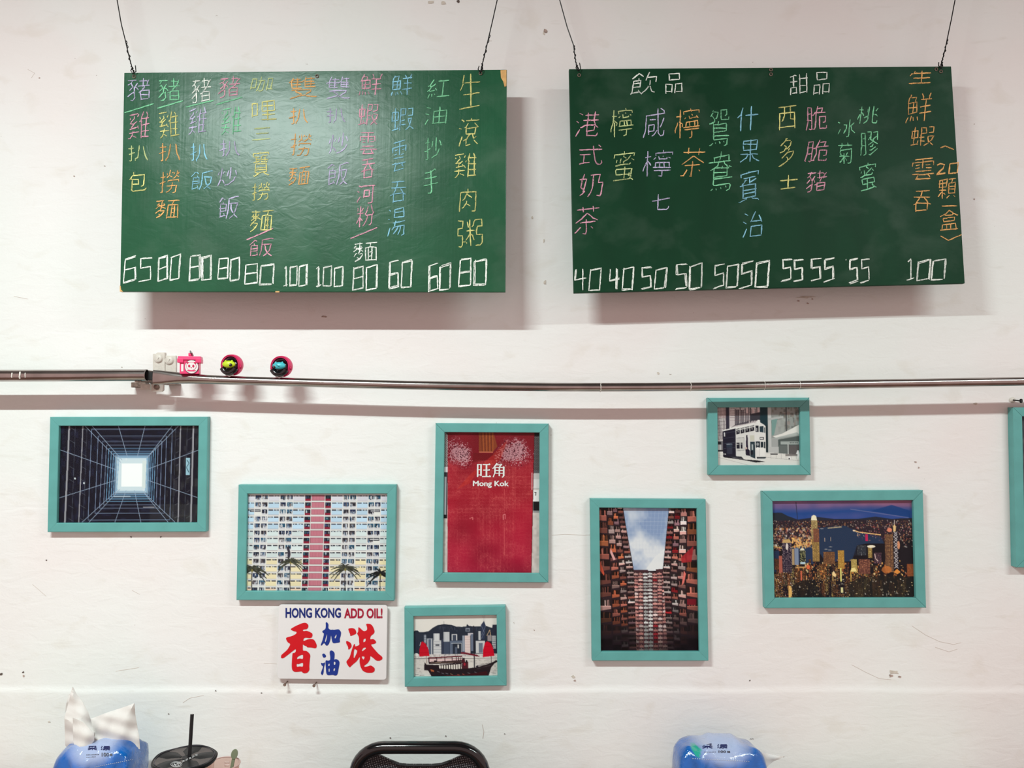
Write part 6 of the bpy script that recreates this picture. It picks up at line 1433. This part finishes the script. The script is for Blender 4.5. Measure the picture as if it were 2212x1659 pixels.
def small_cup():
    dd = .24; c = U(482, 1650, dd); r = .0295; zt = c.z; H = zt-TZ
    t = empty('small_cup', (c.x, c.y, TZ), 'small pinkish clear cup with a spoon, behind the black lid', 'cup')
    MB().lathe((c.x, c.y, TZ), [(.021, 0), (.0215, .003), (r-.001, H-.003), (r, H), (r+.0012, H+.0005), (r+.0008, H-.0015), (r-.002, H-.004), (.020, .004)], 40, cap=False).build('cup_body', M['cup_plastic'], t, smooth=True)
    MB().lathe((c.x, c.y, TZ), [(.021, 0), (.0205, .0035)], 32).build('cup_base', M['cup_plastic'], t)
    ring = [Vector((c.x+(r+.0004)*math.cos(a), c.y+(r+.0004)*math.sin(a), zt)) for a in np.linspace(0, 2*math.pi, 41)]
    MB().tube(ring, .0011, 6, cap=False).build('cup_rim', M['rim'], t, smooth=True)
    for k in range(2):
        q = Vector((c.x-.006, c.y+r-.003, zt-.008-.005*k)); MB().tube([q, q+Vector((.008, 0, 0)), q+Vector((.008, 0, -.003)), q+Vector((0, 0, -.003)), q], .0005, 5).build('embossed_mark', M['rim'], t)
    s = empty('spoon', U(500, 1659, dd), 'grey-green spoon handle leaning out of the small cup', 'spoon')
    a = U(506.5, 1629, dd-.015); b = Vector((c.x-.006, c.y-.004, TZ+.008)); dr = (a-b).normalized(); side = dr.cross(Vector((0, 1, 0))).normalized()
    def bar(p, q, w0, w1, name):
        nn = Vector((0, -.0009, 0)); MB().prism([p+side*w0, q+side*w1, q-side*w1, p-side*w0], [p+side*w0-nn*2, q+side*w1-nn*2, q-side*w1-nn*2, p-side*w0-nn*2]).build(name, M['olive'], s, bevel=.0005)
    bar(b, a, .0020, .0032, 'handle')
    ov = [a + dr*.0085*math.cos(t_)*1.05 + side*.0062*math.sin(t_) for t_ in np.linspace(0, 2*math.pi, 20, endpoint=False)]
    MB().prism([p + Vector((0, -.0012, 0)) for p in ov], [p + Vector((0, .0012, 0)) for p in ov]).build('handle_end', M['olive'], s, bevel=.0005)
    MB().ellipsoid(b, (.008, .004, .005)).build('bowl', M['olive'], s, smooth=True)
M['rim'] = material('pinkish_rim', (196, 160, 152), .3)
small_cup()

# ------------------------------------------------------------------ black folding chair
def chair():
    d = .115; sc = (CAM_D-d)/FOC
    t = empty('folding_chair', (U(906, 1650, d).x, -d-.2, 0), 'black tubular chair with perforated backrest, below the pictures', 'chair')
    outer = []
    rr = 13*sc; R0 = 62*sc
    L, Rt, T = U(764, 1659, d).x, U(1049, 1659, d).x, U(906, 1614.5, d).z
    cl = Vector((L+.003+R0, -d, T-R0*.9)); cr = Vector((Rt-.003-R0, -d, T-R0*.9))
    pts = [Vector((L-.050, -d+.01-.30, .02)), Vector((L-.040, -d-.12, .30)), Vector((L-.022, -d-.03, .52)), Vector((L-.008, -d-.008, .68)), Vector((L-.001, -d-.001, T-R0*1.25))]
    for a in np.linspace(180, 90, 9): pts.append(cl + Vector((math.cos(math.radians(a))*R0*1.0, 0, math.sin(math.radians(a))*R0*.9)))
    for a in np.linspace(90, 0, 9): pts.append(cr + Vector((math.cos(math.radians(a))*R0*1.0, 0, math.sin(math.radians(a))*R0*.9)))
    mir = (L+Rt)/2
    pts += [Vector((2*mir-p.x, p.y, p.z)) for p in pts[4::-1]]
    MB().tube(pts, rr, 18).build('back_frame', M['black'], t, smooth=True)
    # perforated back panel with the dipped top edge
    Y0 = -d-.001
    top = [(775,1659),(778,1645),(785,1634),(795,1631.5),(806,1633),(822,1640),(842,1650),(860,1657.5),(880,1660),(932,1660),(952,1657.5),(972,1650),(990,1641),(1003,1635),(1014,1635),(1026,1638),(1034,1648),(1039,1659)]
    tp = [U(x, y, d) for x, y in top]
    n = len(tp); rows = 10; v = []; f = []
    for j in range(rows+1):
        for k, p in enumerate(tp):
            z = p.z*(1-j/rows) + .60*j/rows; z = p.z + (.60-p.z)*(j/rows)
            x = mir + (p.x-mir)*(1+.05*j/rows); bow = .014*math.sin(math.pi*k/(n-1))
            v.append(Vector((x, Y0+.004+bow, z)))
    f = [(j*n+k, j*n+k+1, (j+1)*n+k+1, (j+1)*n+k) for j in range(rows) for k in range(n-1)]; N = len(v)
    v += [p + Vector((0, .005, 0)) for p in v]; f += [tuple(q+N for q in a) for a in f[:]]
    per = [k for k in range(n)] + [j*n+n-1 for j in range(1, rows+1)] + [rows*n+k for k in range(n-2, -1, -1)] + [j*n for j in range(rows-1, 0, -1)]
    f += [(per[i], per[(i+1) % len(per)], per[(i+1) % len(per)]+N, per[i]+N) for i in range(len(per))]
    mesh_obj('backrest', v, f, M['perforated'], t)
    edge = [p + Vector((0, -.001+.014*math.sin(math.pi*k/(n-1)), 0)) for k, p in enumerate(tp)]
    MB().tube(edge[6:12], .0022, 8).build('handle_edge', M['black_matt'], t, smooth=True)
    # seat, front legs, stretchers (below the view)
    sx0, sx1 = mir-.19, mir+.19
    MB().box((sx0, -d-.46, .44), (sx1, -d-.07, .468)).build('seat', M['black_matt'], t, bevel=.008)
    for s in (-1, 1):
        MB().tube([Vector((mir+s*.185, -d-.07, .58)), Vector((mir+s*.19, -d-.25, .42)), Vector((mir+s*.195, -d-.44, .012))], .011, 12).build('leg', M['black'], t, smooth=True)
        MB().tube([Vector((mir+s*.17, -d-.40, .44)), Vector((mir+s*.18, -d-.015, .012))], .011, 12).build('leg', M['black'], t, smooth=True)
    MB().tube([Vector((mir-.19, -d-.40, .16)), Vector((mir+.19, -d-.40, .16))], .008, 10).build('stretcher', M['black'], t, smooth=True)
def perforated():
    m = bpy.data.materials.new('perforated_vinyl'); m.use_nodes = True; nt = m.node_tree; b = nt.nodes['Principled BSDF']; Lk = nt.links
    tc = nt.nodes.new('ShaderNodeTexCoord'); mp = nt.nodes.new('ShaderNodeMapping'); mp.inputs['Scale'].default_value = (230, 0, 230); mp.inputs['Rotation'].default_value = (0, .25, 0)
    Lk.new(tc.outputs['Object'], mp.inputs[0])
    vo = nt.nodes.new('ShaderNodeTexVoronoi'); vo.inputs['Randomness'].default_value = .18; vo.inputs['Scale'].default_value = 1.0; Lk.new(mp.outputs[0], vo.inputs['Vector'])
    r = nt.nodes.new('ShaderNodeValToRGB'); r.color_ramp.elements[0].position = .16; r.color_ramp.elements[0].color = (.30, .31, .33, 1)  # pale dots paint small light glints into the vinyl's colour
    r.color_ramp.elements[1].position = .30; r.color_ramp.elements[1].color = (.006, .006, .010, 1)
    Lk.new(vo.outputs['Distance'], r.inputs['Fac']); Lk.new(r.outputs['Color'], b.inputs['Base Color']); b.inputs['Roughness'].default_value = .45
    k = nt.nodes.new('ShaderNodeBump'); k.inputs['Strength'].default_value = .6; k.inputs['Distance'].default_value = .001; Lk.new(vo.outputs['Distance'], k.inputs['Height']); Lk.new(k.outputs['Normal'], b.inputs['Normal'])
    return m
M['perforated'] = perforated()
chair()
